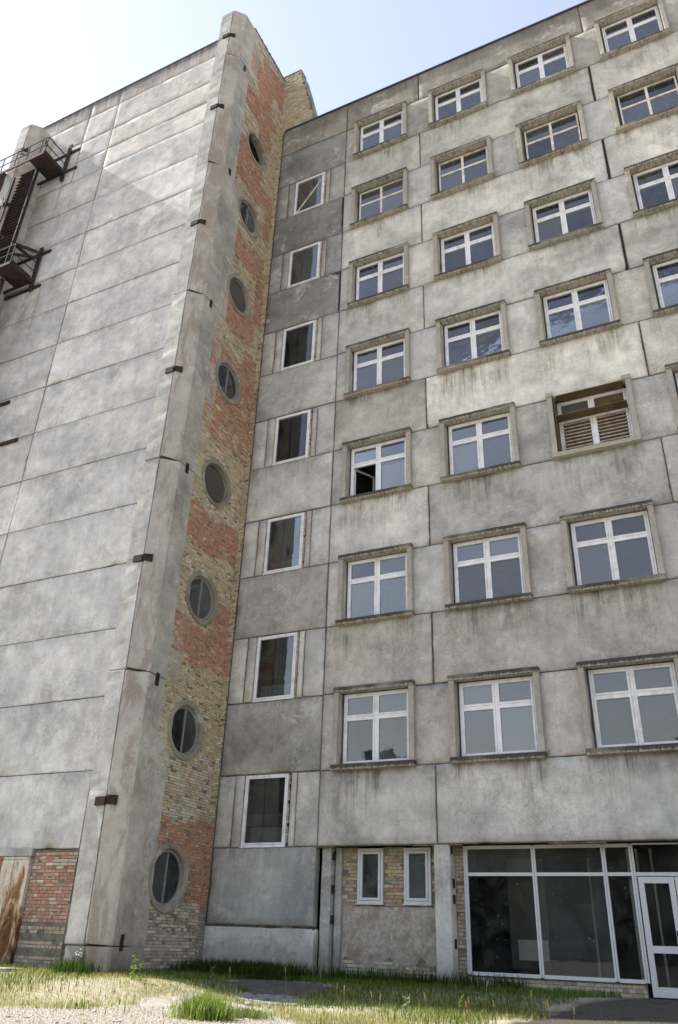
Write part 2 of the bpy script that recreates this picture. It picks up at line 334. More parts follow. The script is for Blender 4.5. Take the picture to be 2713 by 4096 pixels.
# ---- bricks: individual objects for those in `near`, the rest one joined part
def unit_bricks():
    out = []
    for k in range(5):
        b = MB(); b.box(-.5, .5, 0, .9, -.5, .5, None, 0); v = []
        for p in b.v: v.append((p[0] + random.uniform(-.025, .025), p[1] + (random.uniform(0, .12) if p[1] < .5 else 0), p[2] + random.uniform(-.07, .07)))
        b.v = v; me = b.mesh('brick'); me.materials.append(M['brick']); out.append(me)
    return out
UB = unit_bricks()
def lay(u0, u1, v0, v1, colf, L=.25, H=.073, mj=.012, skip=None, header=.45):
    """returns list of (uc, vc, w, h, colour, proud)"""
    out = []; row = 0; v = v0
    while v + H * .6 < v1:
        h = min(H, v1 - v - mj); kind = random.random() < header; u = u0 - (random.uniform(0, .2) if row % 2 else random.uniform(.0, .12))
        while u < u1:
            l = (.12 if kind and random.random() < .85 else L) * random.uniform(.95, 1.05); a, b = max(u, u0), min(u + l, u1)
            if b - a > .04 and not (skip and skip((a + b) / 2, v + h / 2)):
                out.append(((a + b) / 2, v + h / 2, b - a, h * random.uniform(.95, 1.0), colf((a + b) / 2, v + h / 2), random.uniform(-.006, .008)))
            u += l + mj
        v += H + mj; row += 1
    return out
def place_bricks(bricks, parent, conv, near=300, depth=.07):
    """conv(u, v, d) -> world point, d positive towards the viewer"""
    camp = Vector((7.183, -20.194, .771))
    bricks = sorted(bricks, key=lambda b: (conv(b[0], b[1], 0) - camp).length - b[2] * 2)
    uax = (conv(1, 0, 0) - conv(0, 0, 0)); dax = (conv(0, 0, 1) - conv(0, 0, 0))
    rz = math.atan2(uax.y, uax.x)
    for (u, v, w, h, c, pr) in bricks[:near]:
        o = link('brick', random.choice(UB), None, parent); p = conv(u, v, pr + .008)
        o.location = p; o.scale = (w, depth, h); o.rotation_euler = (random.uniform(-.01, .01), 0, rz + random.uniform(-.012, .012)); o.color = (*c, 1)
    if len(bricks) > near:
        mb = MB()
        for (u, v, w, h, c, pr) in bricks[near:]:
            d0 = pr + .008; j = lambda: random.uniform(-.004, .004)
            q = [conv(u + a * w / 2 + j(), v + b * h / 2 + j(), d0 + random.uniform(-.006, 0)) for a, b in ((-1, -1), (1, -1), (1, 1), (-1, 1))]
            r = [conv(u + a * w / 2, v + b * h / 2, d0 - depth) for a, b in ((-1, -1), (1, -1), (1, 1), (-1, 1))]
            mb.poly(q, c)
            for k in range(4): mb.poly([q[(k + 1) % 4], q[k], r[k], r[(k + 1) % 4]], c)
        o = mb.link('brick_mass', M['bricks'], parent); o['kind'] = 'stuff'
def jc(c, a=.14):
    k = random.uniform(1 - a, 1 + a); return tuple(max(.01, x * k * random.uniform(.93, 1.07)) for x in c)
YEL = [(.49, .42, .275), (.55, .47, .31), (.43, .35, .20), (.60, .53, .38), (.46, .34, .21)]
RED = [(.42, .22, .14), (.46, .255, .17), (.37, .185, .12), (.48, .30, .20), (.43, .27, .19), (.46, .32, .21)]
PAL = [(.56, .51, .41), (.50, .45, .36), (.60, .54, .45), (.44, .37, .29)]
GRY = [(.42, .39, .34), (.36, .33, .28), (.46, .42, .36), (.34, .29, .24)]
yel = lambda: jc(YEL[0] if random.random() < .5 else random.choice(YEL), .10); red = lambda: jc(RED[1] if random.random() < .55 else random.choice(RED), .10); pal = lambda: jc(random.choice(PAL)); gry = lambda: jc(random.choice(GRY))

G0 = -.08
S = lambda k: 4.915 + 4.2 * (k - 1)
T = lambda k: 7.04 + 4.2 * (k - 1)
X0, X1, X2, X3, X4 = -6.69, -3.38, 0.0, 6.82, 13.65
ZB, ZR = 2.97, 34.0

# ------------------------------------------------------------------ ground
def sst(t): t = max(0., min(1., t)); return t * t * (3 - 2 * t)
def gz(x, y):
    yw = -4.3 + 3.4 * sst((x + 6.2) / 4.2)
    return G0 - .34 * sst((yw - y) / 3.6) + (.02 * math.sin(x * 1.1 + y * .4) * math.sin(y * .9 + 1) if y < -1 and abs(x) < 30 else 0)
gx = np.concatenate([[-600, -150, -60, -30], np.arange(-24, 20, .35), [30, 60, 150, 600]])
gy = np.concatenate([[-600, -150, -60, -35], np.arange(-26, 8, .35), [30, 60, 150, 600]])
gv = []
for yy in gy:
    for xx in gx:
        inn = -24 <= xx < 20 and -26 <= yy < 8
        h = random.uniform(-.008, .008) if inn else 0
        gv.append((xx, yy, gz(xx, yy) + h - .006))
nX = len(gx); gf = [(j * nX + i, j * nX + i + 1, (j + 1) * nX + i + 1, (j + 1) * nX + i) for j in range(len(gy) - 1) for i in range(nX - 1)]
me = bpy.data.meshes.new('ground'); me.from_pydata(gv, [], gf); me.polygons.foreach_set('use_smooth', [True] * len(gf))
gr = link('ground', me, M['ground']); gr['kind'] = 'structure'

# ------------------------------------------------------------------ MAIN BUILDING (right, many windows)
MBD = thing('office_building', 'tall weathered concrete panel building with rows of white windows on the right', 'building', (3.4, 0, G0))
MBD_inv = Vector((-3.4, 0, -G0))
MAINP = bpy.data.objects.new
def P0(o): return o
# children are laid in world coordinates: keep the empties' transforms out of the way
for e in (MBD,): e.location = (0, 0, 0)
base = (.565, .56, .535)
def tn(k, w=0.0): return (base[0] * k * (1 + w), base[1] * k, base[2] * k * (1 - w * 1.3))
WC = [-1.75, 1.685, 5.10, 8.50, 11.92]
WH = 1.215          # half of surround
STEP = lambda cx: [(cx - 1.15, cx + 1.15, 1.0)]
allst = [(c - 1.15, c + 1.15, .85) for c in WC]
# spandrel rows (A: X1-X2, B: X2-X3, C: X3-X4)
spA = [.90, .86, 1.05, .76, 1.04, 1.10, .84, .52]; spB = [1.02, .80, .84, 1.26, 1.08, 1.14, .92, .55]; spC = [1.1, .86, .92, 1.12, .92, 1.08, .98, .56]
wrm = [.01, .05, .02, .04, .02, .02, .03, .07]
for k in range(1, 9):
    z0 = ZB if k == 1 else T(k - 1); z1 = S(k) if k < 8 else ZR
    soot = .55 if k == 8 else 0.
    st = [] if k == 8 else allst
    cA = ((1, 0, .25),) if k in (3,) else (); cB = ((0, 0, .18),) if k == 4 else (((1, 0, .22),) if k in (5, 6) else ())
    panel(MBD, X1, X2, z0, z1, 0, tn(spA[k-1], wrm[k-1]), stain=.12, wind=st, soot=soot, chips=cA)
    panel(MBD, X2, X3 - (.045 if k in (5, 6, 7) else 0), z0, z1, 0, tn(spB[k-1], wrm[k-1] * .8), stain=.12, wind=st, soot=soot, chips=cB)
    panel(MBD, X3, X4, z0, z1, 0, tn(spC[k-1], wrm[k-1]), stain=.12, wind=st, soot=soot)
for k in range(1, 8):
    z0, z1 = S(k), T(k); ed = [X1] + [q for c in WC for q in (c - WH + .17, c + WH - .17)] + [X4]
    for i in range(0, len(ed), 2):
        panel(MBD, ed[i], ed[i + 1], z0, z1, .004, tn(random.uniform(.84, 1.1) * (.74 if k == 7 else 1), random.uniform(-.01, .04) + .02 * (k == 7)), stain=.1, gap=.006)
# staircase strip X0..X1
full = {0: .74, 1: .70, 2: .76, 3: 1.05, 4: .92, 5: .50, 6: .45, 7: .52}
for k in range(0, 8):
    z0, z1 = (1.06, ZB) if k == 0 else (S(k), T(k))
    panel(MBD, X0, X1 - (.05 if k in (5, 6) else 0), z0, z1, 0, tn(full[k], .01 if k else -.02), stain=.35, gap=.016, chips=((1, 0, .55),) if k == 6 else (((1, .05, .30), (1, 1, .3)) if k == 5 else ()))
    wa, wb = (ZB, S(1)) if k == 0 else (T(k), S(k + 1) if k < 7 else ZR)
    if k < 7:
        q = .95 if k < 4 else (.84 if k == 4 else .66); 
        panel(MBD, X0, -6.13, wa, wb, .006, tn(q * random.uniform(.95, 1.08)), gap=.01); panel(MBD, -6.13, -5.80, wa, wb, .012, tn(q * .98, .02), gap=.01)
        panel(MBD, -4.30, -4.09, wa, wb, .010, tn(q * 1.1, .01), gap=.008); panel(MBD, -4.09, X1, wa, wb, .004, tn(q * random.uniform(1.0, 1.12)), gap=.01, stain=.2)
    else: panel(MBD, X0, X1, wa, wb, 0, tn(.48, .07), soot=.5)
panel(MBD, X0, X1 + .06, G0 - .3, 1.03, -.05, tn(1.12, -.01), stain=.1, name='base_panel', gap=.012, chips=((1, 1, .2),))
# mortar behind the joints
jm = MB()
for zz in [ZB] + [S(k) for k in range(1, 8)] + [T(k) for k in range(1, 8)]: 
    jm.box(X0 - .05, X1, .03, .2, zz - .03, zz + .03)
    for a, b in zip([X1 + .002] + [c + WH - .16 for c in WC], [c - WH + .16 for c in WC] + [X4]): jm.box(a, b, .03, .2, zz - .03, zz + .03)
for xx in (X1, X2, X3):
    for k in range(1, 9):
        z0 = ZB if k == 1 else T(k - 1); z1 = S(k) if k < 8 else ZR
        jm.box(xx - .03, xx + .03, .032, .19, z0 + .031, z1 - .031)
for k in range(0, 8):
    if k: jm.box(X1 - .03, X1 + .03, .034, .18, S(k) + .032, T(k) - .032)
    wa, wb = (ZB, S(1)) if k == 0 else (T(k), S(k + 1) if k < 7 else ZR)
    if k < 7:
        for xx in (-6.13, -4.09): jm.box(xx - .03, xx + .03, .034, .18, wa + .032, wb - .032)
jm.box(X0, X1, .03, .2, 1.0, 1.08)
jm.link('joint_mortar', M['joint'], MBD)['kind'] = 'stuff'
MB().box(X1 - 3.2, X4 + .1, -.06, .5, ZR + .004, ZR + .05).link('roof_flashing', M['flash'], MBD)
# interior: floors, back wall, ends, roof
it = MB()
it.box(X0 - .2, X4, 6.0, 6.3, G0, ZR - .3); it.box(X4, X4 + .3, .26, 6.3, G0, ZR - .01); it.box(X0 - .5, X0 - .21, .26, 6.3, G0, ZR - .01)
it.box(X0 - .2, X4, .27, 5.99, ZR - .35, ZR - .05)
for k in range(1, 8): it.box(X0 - .2, X4, .27, 5.99, S(k) - 1.35, S(k) - 1.05)
for c in (-3.4, 3.4, 10.2): it.box(c - .1, c + .1, .30, 5.98, 3.0, ZR - .4)
it.link('interior', M['inner'], MBD)

# ---- window builder
def rect_frame(mb, x0, x1, z0, z1, w, y0, y1):
    mb.box(x0, x0 + w, y0, y1, z0, z1); mb.box(x1 - w, x1, y0, y1, z0, z1)
    mb.box(x0 + w, x1 - w, y0 + .001, y1 - .001, z0, z0 + w); mb.box(x0 + w, x1 - w, y0 + .001, y1 - .001, z1 - w, z1)
def pane(parent, x0, x1, z0, z1, y, mat, tilt=.006):
    mb = MB(); mb.box(-(x1 - x0) / 2, (x1 - x0) / 2, 0, .012, -(z1 - z0) / 2, (z1 - z0) / 2)
    o = mb.link('pane', mat, parent, ((x0 + x1) / 2, y, (z0 + z1) / 2)); o.rotation_euler = (random.uniform(-tilt, tilt), 0, random.uniform(-tilt, tilt)); return o
def surround(parent, cx, z0, z1, hood=True, tint=1.0):
    ct = lambda: (.47 * tint * random.uniform(.94, 1.03), .435 * tint, .375 * tint)
    x0, x1 = cx - WH, cx + WH; pr = -.17
    def piece(name, a, b, y0, y1, c, d, col):
        nx = max(1, int((b - a) / .12)) if b - a > .5 else 1; nz = max(1, int((d - c) / .15)) if d - c > .5 else 1
        bm = bmesh.new(); bmesh.ops.create_cube(bm, size=1)
        for v in bm.verts: v.co = Vector((v.co.x * (b - a), v.co.y * (y1 - y0), v.co.z * (d - c)))
        ed = [e for e in bm.edges if abs((e.verts[0].co - e.verts[1].co).normalized()[0 if nx > 1 else 2]) > .9] if nx > 1 or nz > 1 else []
        if ed: bmesh.ops.subdivide_edges(bm, edges=ed, cuts=(nx if nx > 1 else nz) - 1, use_grid_fill=True)
        bmesh.ops.bevel(bm, geom=[e for e in bm.edges if e.is_manifold and e.calc_face_angle(0) > .5], offset=.008, segments=1, affect='EDGES')
        for v in bm.verts:
            if v.co.y < 0: v.co += Vector((random.uniform(-.003, .003), random.uniform(-.004, .006), random.uniform(-.004, .004)))
        me = bpy.data.meshes.new(name); bm.to_mesh(me); bm.free()
        return link(name, me, M['trimw'], parent, ((a + b) / 2, (y0 + y1) / 2, (c + d) / 2), col)
    if hood: piece('hood', x0 - .01, x1 + .01, pr, .10, z1 - .005, z1 + .13, ct())
    else:
        piece('hood', x0 - .01, x0 + .20, pr, .10, z1 - .005, z1 + .13, ct()); piece('hood', x1 - .24, x1 + .01, pr, .10, z1 - .005, z1 + .13, ct())
    piece('sill', x0 - .015, x1 + .015, pr - .02, .10, z0 - .035, z0 + .105, ct())
    piece('jamb', x0, x0 + .15, pr + .03, .05, z0 + .107, z1 - .007, ct()); piece('jamb', x1 - .15, x1, pr + .03, .05, z0 + .107, z1 - .007, ct())
# surround concrete with blackened upper face and rough bloom
def mat_trimw():
    t = NT('stained_window_trim'); P = t.pos(); oc, rnd = t.objcol(); x, y, z = t.sep(P)
    tc = t.n('ShaderNodeTexCoord').outputs['Generated']; gz_ = t.sep(tc)[2]; gx_ = t.sep(tc)[0]
    n = t.noise(P, 6, 6, .65, .8); f = t.noise(P, 40, 4, .65); st = t.noise(t.comb(t.mul(x, 14), t.mul(y, 5), t.mul(z, 4)), 1.0, 5, .7)
    c = t.mix(1.0, oc, t.mr(n, .25, .75, .78, 1.18), 'MULTIPLY'); c = t.mix(1.0, c, t.mr(f, .25, .75, .85, 1.12), 'MULTIPLY')
    at = t.n('ShaderNodeAttribute'); at.attribute_type = 'OBJECT'; at.attribute_name = 'grime'
    mk = t.mul(t.mr(t.add(gz_, t.mul(st, 1.5)), .70, 1.10), at.outputs['Fac']); mk = t.mul(mk, t.mr(t.noise(t.vm('ADD', P, (3, 3, 3)), .8, 3), .3, .5, .45, 1))
    c = t.mix(t.mul(mk, .92), c, (.042, .038, .032)); c = t.mix(t.mr(n, .60, .72, 0, .5), c, (.15, .13, .09))
    return t.done(t.bsdf(c, .94, .15, 0, t.add(n, f), .012, .7))
M['trimw'] = mat_trimw()

def window(k, ci, kind='pvc', dust=0, openleft=False, special=None):
    cx = WC[ci]; z0, z1 = S(k), T(k); x0, x1 = cx - WH + .16, cx + WH - .16; f0, f1 = z0 + .11, z1 - .03; y = .12; MBx0, MBx1 = x0, x1; x0 += .06; x1 -= .02
    if special == 'louvre': y = .27
    fm = MB(); mat = M['pvc'] if kind == 'pvc' else M['cream']
    if kind == 'pvc':
        rect_frame(fm, x0, x1, f0, f1, .055, y, y + .07); cz = f0 + (f1 - f0) * .655
        fm.box(cx - .035, cx + .035, y + .001, y + .068, f0 + .056, f1 - .056)
        for sx0, sx1 in ((x0 + .06, cx - .04), (cx + .04, x1 - .06)):
            rect_frame(fm, sx0, sx1, f0 + .06, cz - .03, .05, y - .014, y + .05); rect_frame(fm, sx0, sx1, cz + .03, f1 - .06, .05, y - .014, y + .05)
            fm.box(sx0, sx1, y + .002, y + .06, cz - .029, cz + .029)
        pr = [(x0 + .11, cx - .09, f0 + .11, cz - .08), (cx + .09, x1 - .11, f0 + .11, cz - .08), (x0 + .11, cx - .09, cz + .08, f1 - .11), (cx + .09, x1 - .11, cz + .08, f1 - .11)]
    else:
        y = .14; rect_frame(fm, x0 + .03, x1 - .03, f0 + .02, f1 - .02, .06, y, y + .07); cz = f0 + (f1 - f0) * .62
        fm.box(cx - .045, cx + .045, y - .01, y + .068, f0 + .082, f1 - .082)
        for a, b in ((x0 + .09, cx - .046), (cx + .046, x1 - .09)): fm.box(a, b, y - .004, y + .06, cz - .04, cz + .04)
        pr = [(x0 + .09, cx - .045, f0 + .08, cz - .04), (cx + .045, x1 - .09, f0 + .08, cz - .04), (x0 + .09, cx - .045, cz + .04, f1 - .08), (cx + .045, x1 - .09, cz + .04, f1 - .08)]
    wn = fm.link('window', mat, MBD)
    MB().box(MBx0 - .02, MBx0 + .055, y + .03, y + .09, f0, f1).link('gap_shade_strip', M['dark'], wn)  # dark strip paints in the shade of the gap beside the frame
    gm = M['panedirt'] if dust else M['pane']
    for i, (a, b, c, d) in enumerate(pr):
        if special == 'louvre': continue
        if openleft and i == 0:
            s = MB(); rect_frame(s, 0, b - a + .06, -(d - c) / 2 - .03, (d - c) / 2 + .03, .05, -.025, .025)
            o = s.link('open_sash', M['pvc'], wn, (a - .03, y + .09, (c + d) / 2)); o.rotation_euler = (0, 0, math.radians(62)); continue
        pane(wn, a, b, c, d, y + .025, gm)
    rc = random.Random(k * 10 + ci)
    if special is None and not dust:
        cur = MB(); done = 0
        if (k, ci) in ((3, 1),): cur.box(pr[0][0] - .05, pr[0][1], y + .12, y + .13, f0, cz + .05); done = 1
        if (k, ci) in ((3, 0),): cur.box(pr[1][0] - .02, pr[1][1], y + .12, y + .13, f0, cz - .15); done = 1
        if (k, ci) in ((4, 1),): cur.box(pr[0][0] + .15, pr[0][0] + .3, y + .12, y + .13, f0 + .05, cz - .1); cur.box(pr[0][0], pr[0][1], y + .13, y + .14, f0, f0 + .25); done = 1
        if (k, ci) in ((5, 0), (7, 0)): cur.box(pr[0][0] - .05, pr[0][0] + .25, y + .12, y + .13, f0, cz - .05); done = 1
        if (k, ci) in ((7, 2), (7, 3)):
            for q in range(6): cur.box(pr[1][0] + .1 * q, pr[1][0] + .1 * q + .06, y + .12, y + .13, f0 + .1, cz - .1)
            done = 1
        if done: cur.link('curtain', M['curt'], wn)
    # dim room behind: closed side blinds of wall so that neighbouring rooms stay apart
    surround(wn, cx, z0, z1, hood=special != 'louvre')
    for ch in wn.children:
        if ch.name.startswith(('hood', 'sill')): ch['grime'] = 1.0 if not special else .25
        if ch.name.startswith('jamb'): ch['grime'] = .25
    if special == 'louvre':
        wn['label'] = 'window closed by louvred slats behind a jutting sheet'
        for n, (a, b) in enumerate(((x0 + .07, cx - .06), (cx + .06, x1 - .07))):
            for q in range(10):
                zz = f0 + .09 + q * .118; s = MB(); s.bar((a, .265, zz), (b, .265, zz), .010, .060, (0, .45, .89)); s.link('slat', M['slat'], wn)
            g = MB()
            for q in range(34): xx = a + (b - a) * (q + .5) / 34; g.box(xx - .012, xx + .012, .30, .31, cz + .04, f1)
            g.link('vertical_blind', M['soff'] if n else M['dark'], wn)
        MB().box(x0 + .0, x1 - .02, -.12, .25, cz - .02, cz + .005).link('shelf_sheet', M['soff'], wn)
        MB().box(x0 + .04, x1 - .05, -.13, .5, z1 - .028, z1 - .010).link('soffit_sheet', M['soff'], wn)
        MB().box(x0 + .03, x1 - .03, .36, .38, f0, f1).link('back_board', M['soff'], wn)
        MB().box(x0 - .03, x0 - .012, -.11, .5, f0, f1).link('side_sheet', M['soff'], wn)
    return wn
for k in range(1, 8):
    for ci in range(5):
        kd = 'cream' if k == 6 or (k == 2 and ci == 4) else 'pvc'
        du = (k, ci) in ((1, 0), (1, 1), (2, 0))
        window(k, ci, kd, du, openleft=(k, ci) == (3, 0), special='louvre' if (k, ci) == (3, 2) else None)
for o in [o for o in bpy.data.objects if o.name.startswith('open_sash')]: o['label'] = 'lower left sash standing open into the dark room'
# narrow staircase windows
qb = []
for n in range(7):
    z0, z1 = (ZB, S(1)) if n == 0 else (T(n), S(n + 1)); x0, x1 = -5.79, -4.38
    fm = MB(); rect_frame(fm, x0, x1, z0 + .02, z1 - .02, .05, .02, .10); rect_frame(fm, x0 + .056, x1 - .056, z0 + .076, z1 - .076, .042, .008, .085)
    fm.box(x0 - .01, x1 + .01, -.02, .09, z0 - .006, z0 + .016)
    wn = fm.link('stair_window', M['pvc'], MBD); pane(wn, x0 + .095, x1 - .095, z0 + .115, z1 - .115, .05, M['panes'], .004)
    if n == 6:
        s = MB(); s.bar((x0 + .15, .03, z0 + .15), (x1 - .15, .03, z1 - .45), .02, .045, (0, 1, 0)); s.link('diagonal_stick', M['cream'], wn); wn['label'] = 'narrow window with a pale stick leaning across its glass'
    if n in (0, 1, 2, 5): MB().box(x1 - .55 if n == 5 else x0 + .1, x1 - .1, .30, .31, z0 + .1, z1 - .1 if n == 5 else z0 + .55).link('curtain', M['curt'], wn)
    qb += lay(x1 + .005, -4.315, z0 + .02, z1 - .02, lambda u, v: yel() if n > 1 else gry())
place_bricks(qb, MBD, lambda u, v, d: Vector((u, .03 - d, v)), near=0)
# ---- ground floor right: recessed brick, pillars, glazing
mb = MB()
def pillar(x0, x1, y0, y1, z1, tint):
    bm = MB(); n = 9
    zs = np.linspace(G0 - .3, z1, n + 1)
    for a, b in zip(zs[:-1], zs[1:]): pass
    V = []; F = []
    cs = [(x0 + .02, y0), (x1 - .02, y0), (x1, y0 + .02), (x1, y1), (x0, y1), (x0, y0 + .02)]
    for zz in zs: V += [(c[0] + random.uniform(-.006, .006), c[1] + random.uniform(-.006, .006), zz) for c in cs]
    L = len(cs)
    for j in range(n):
        for i in range(L): F.append((j * L + i, j * L + (i + 1) % L, (j + 1) * L + (i + 1) % L, (j + 1) * L + i))
    F.append(tuple(range(n * L, n * L + L))); bm.v = V; bm.f = F; bm.col = [None] * len(F)
    return bm.link('pillar', M['trim'], MBD, (0, 0, 0), tint)
pillar(-.11, .30, .03, .46, ZB - .008, tn(.98))
pillar(-3.30, -3.02, .16, .45, ZB - .008, tn(.80)); pillar(-2.99, -2.80, .34, .46, ZB - .01, tn(.7))
for xx, yy, zz in [(-3.0, .2, 2.75), (-3.0, .2, 1.95), (-3.0, .2, 1.25), (.30, .1, 2.86), (.30, .18, 2.1), (.30, .18, 1.75), (.30, .18, .8)]:
    MB().box(xx + .004, xx + .03, yy, yy + .11, zz - .1, zz + .1).link('bracket', M['plate'], MBD)
mb = MB(); mb.box(-3.35, -2.36, .45, .7, G0 - .3, ZB); mb.box(-1.64, -1.06, .45, .7, G0 - .3, ZB); mb.box(-.34, .56, .45, .7, G0 - .3, ZB)
mb.box(-2.36, -1.64, .45, .7, G0 - .3, 1.62); mb.box(-1.06, -.34, .45, .7, G0 - .3, 1.62); mb.box(.56, 4.50, .45, .7, G0 - .3, .17)
mb.box(-3.35, 4.5, .7, .72, 2.95, ZB)
mb.link('brick_backing', M['mortar'], MBD)
def gcol(u, v):
    r = random.random()
    if u > .3: return yel() if r < .5 else gry()
    br = (.40, .25, .17)
    if v > 2.2: return jc((.44, .37, .22)) if r < .7 else (jc(br) if r < .9 else gry())
    if v > 1.6: return jc(br) if r < .4 else (jc((.43, .36, .24)) if r < .7 else gry())
    return gry() if r < .7 else pal()
def hole(u, v): return (-2.40 < u < -1.60 and v > 1.58) or (-1.10 < u < -.30 and v > 1.58)
gb = lay(-2.80, -.12, 1.5, ZB - .02, gcol, skip=hole) + lay(-2.80, -.12, G0 - .05, .42, gcol) + lay(.31, .54, G0 - .05, ZB - .02, gcol) + lay(.57, 4.48, G0 - .1, .15, gcol)
place_bricks(gb, MBD, lambda u, v, d: Vector((u, .45 - d, v)), near=300)
# crumbling render over the lower brick
V = []; F = []; nx, nz = 46, 26
for j in range(nz + 1):
    for i in range(nx + 1):
        u = i / nx; v = j / nz; lo = .30 + .12 * math.sin(u * 17) + .06 * math.sin(u * 41); hi = 1.56 + .03 * math.sin(u * 9) + .03 * math.sin(u * 31)
        zz = lo + (hi - lo) * v; edge = min(v, 1 - v, u * 4, (1 - u) * 4) * 6
        V.append((-2.80 + 2.68 * u, .445 - min(1, edge) * .030 + random.uniform(-.014, .010) * min(1, edge), zz))
F = [(j * (nx + 1) + i, j * (nx + 1) + i + 1, (j + 1) * (nx + 1) + i + 1, (j + 1) * (nx + 1) + i) for j in range(nz) for i in range(nx)]
me = bpy.data.meshes.new('render_coat'); me.from_pydata(V, [], F); me.polygons.foreach_set('use_smooth', [True] * len(F)); link('render_coat', me, M['plast'], MBD)
for a, b in ((-2.37, -1.63), (-1.07, -.33)):
    fm = MB(); rect_frame(fm, a + .01, b - .01, 1.64, ZB - .03, .065, .40, .48); rect_frame(fm, a + .085, b - .085, 1.715, ZB - .105, .06, .39, .46)
    fm.box(a - .01, b + .01, .36, .5, 1.615, 1.638); wn = fm.link('window', M['alu'], MBD); pane(wn, a + .14, b - .14, 1.77, ZB - .16, .43, M['panedirt'])
# shop window
fm = MB(); YS = .38; xs = [.58, 2.27, 3.90, 4.52]
for i, xx in enumerate(xs): fm.box(xx - .045, xx + .0, YS, YS + .09, .19, ZB - .02); fm.box(xx + .008, xx + .05, YS + .006, YS + .096, .19, ZB - .02)
for i in range(3):
    for zc in (.215, 2.32, ZB - .045): fm.box(xs[i] + .051, xs[i + 1] - .046, YS + .012, YS + .08, zc - .04, zc + .035)
fm.box(xs[3] + .051, 6.6, YS + .012, YS + .08, 2.93, 2.965)
fm.box(xs[3] + .051, 6.6, YS + .012, YS + .08, 2.28, 2.355)
sw = fm.link('shop_window', M['alu'], MBD)
for i in range(3): pane(sw, xs[i] + .05, xs[i + 1] - .045, .25, 2.28, YS + .05, M['shop'], .002); pane(sw, xs[i] + .05, xs[i + 1] - .045, 2.355, ZB - .08, YS + .05, M['shop'], .002)
pane(sw, xs[3] + .05, 6.6, 2.355, 2.93, YS + .05, M['shop'], .002)
dm = MB()
for a, b in ((4.60, 5.36), (5.38, 6.14)):
    dm.box(a, a + .12, YS + .0, YS + .07, G0 + .02, 2.26); dm.box(b - .12, b, YS + .0, YS + .07, G0 + .02, 2.26)
    for c, d in ((G0 + .02, .13), (.76, .90), (2.13, 2.26)): dm.box(a + .121, b - .121, YS + .002, YS + .068, c, d)
dm.box(6.15, 6.25, YS, YS + .08, G0, 2.27)
dr = dm.link('entrance_door', M['alu'], MBD)
for a, b in ((4.72, 5.24), (5.50, 6.02)): pane(dr, a, b, .13, .76, YS + .03, M['shop'], .003); pane(dr, a, b, .9, 2.13, YS + .03, M['shop'], .003)
MB().box(5.26, 5.29, YS - .06, YS - .03, .95, 1.2).box(5.265, 5.285, YS - .03, YS, .96, .98).box(5.265, 5.285, YS - .03, YS, 1.17, 1.19).link('door_handle', M['iron'], dr)
MB().box(6.26, X4, .3, .6, G0 - .2, ZB - .01).link('brick_backing', M['mortar'], MBD)
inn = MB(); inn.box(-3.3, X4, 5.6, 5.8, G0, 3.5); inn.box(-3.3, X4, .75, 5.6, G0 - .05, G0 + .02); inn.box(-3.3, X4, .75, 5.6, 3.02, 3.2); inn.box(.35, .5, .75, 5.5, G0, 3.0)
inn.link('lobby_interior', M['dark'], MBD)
lb = MB(); lb.box(4.2, 4.28, 1.9, 1.98, G0, 3.0); lb.box(4.42, 4.47, 1.9, 1.98, G0, 3.0); lb.box(4.75, 4.8, 1.9, 1.98, G0, 3); lb.box(5.6, 5.7, 1.9, 1.98, G0, 3.0); lb.box(4.2, 5.7, 1.9, 1.98, 2.3, 2.38)
lb.box(2.9, 2.95, 3.9, 4.0, G0, 3.0); lb.link('inner_door_frame', M['alu'], MBD)
MB().box(1.3, 2.05, 2.2, 2.25, .5, .95).link('white_board', M['curt'], MBD)
MB().box(.9, 1.9, 3.0, 3.02, .3, 2.9).link('inner_partition', M['inner'], MBD)

# ------------------------------------------------------------------ BRICK STAIR WALL (with round windows), faces +X
BW = thing('brick_wall', 'narrow patchy red and yellow brick wall with a column of round windows', 'wall')
OV = [2.10, 5.93, 9.98, 14.10, 18.36, 22.50, 26.80, 30.95]; OY = -1.60; XB = -6.92; RI, RO = .695, .85
bt = 37.95
mb = MB(); n = 28
def convB(u, v, d): return Vector((XB + d, u, v))
ycuts = (-2.95, .25)
zc = [G0 - .2] + [(a + b) / 2 for a, b in zip(OV[:-1], OV[1:])] + [bt]
for i, oz in enumerate(OV):
    z0, z1 = zc[i], zc[i + 1]
    def outer(t):
        c, s_ = math.cos(t), math.sin(t); ks = []
        if c > 1e-6: ks.append((ycuts[1] - OY) / c)
        if c < -1e-6: ks.append((ycuts[0] - OY) / c)
        if s_ > 1e-6: ks.append((z1 - oz) / s_)
        if s_ < -1e-6: ks.append((z0 - oz) / s_)
        k = min(ks); return (OY + c * k, oz + s_ * k)
    angs = [2 * math.pi * k / n for k in range(n)] + [math.atan2(b - oz, a - OY) % (2 * math.pi) for a in ycuts for b in (z0, z1)]
    angs = sorted(set(angs)); L = len(angs)
    for k in range(L):
        t0, t1 = angs[k], angs[(k + 1) % L]; a0, a1 = outer(t0), outer(t1); r = RI + .02
        mb.poly([(XB, OY + r * math.cos(t0), oz + r * math.sin(t0)), (XB, *a0), (XB, *a1), (XB, OY + r * math.cos(t1), oz + r * math.sin(t1))])
mb.box(-8.62, XB - .003, -2.9, 0.31, bt, bt + .05); mb.box(-8.62, -7.34, .2, .31, G0, bt)
mb.link('brick_backing', M['mortar'], BW)
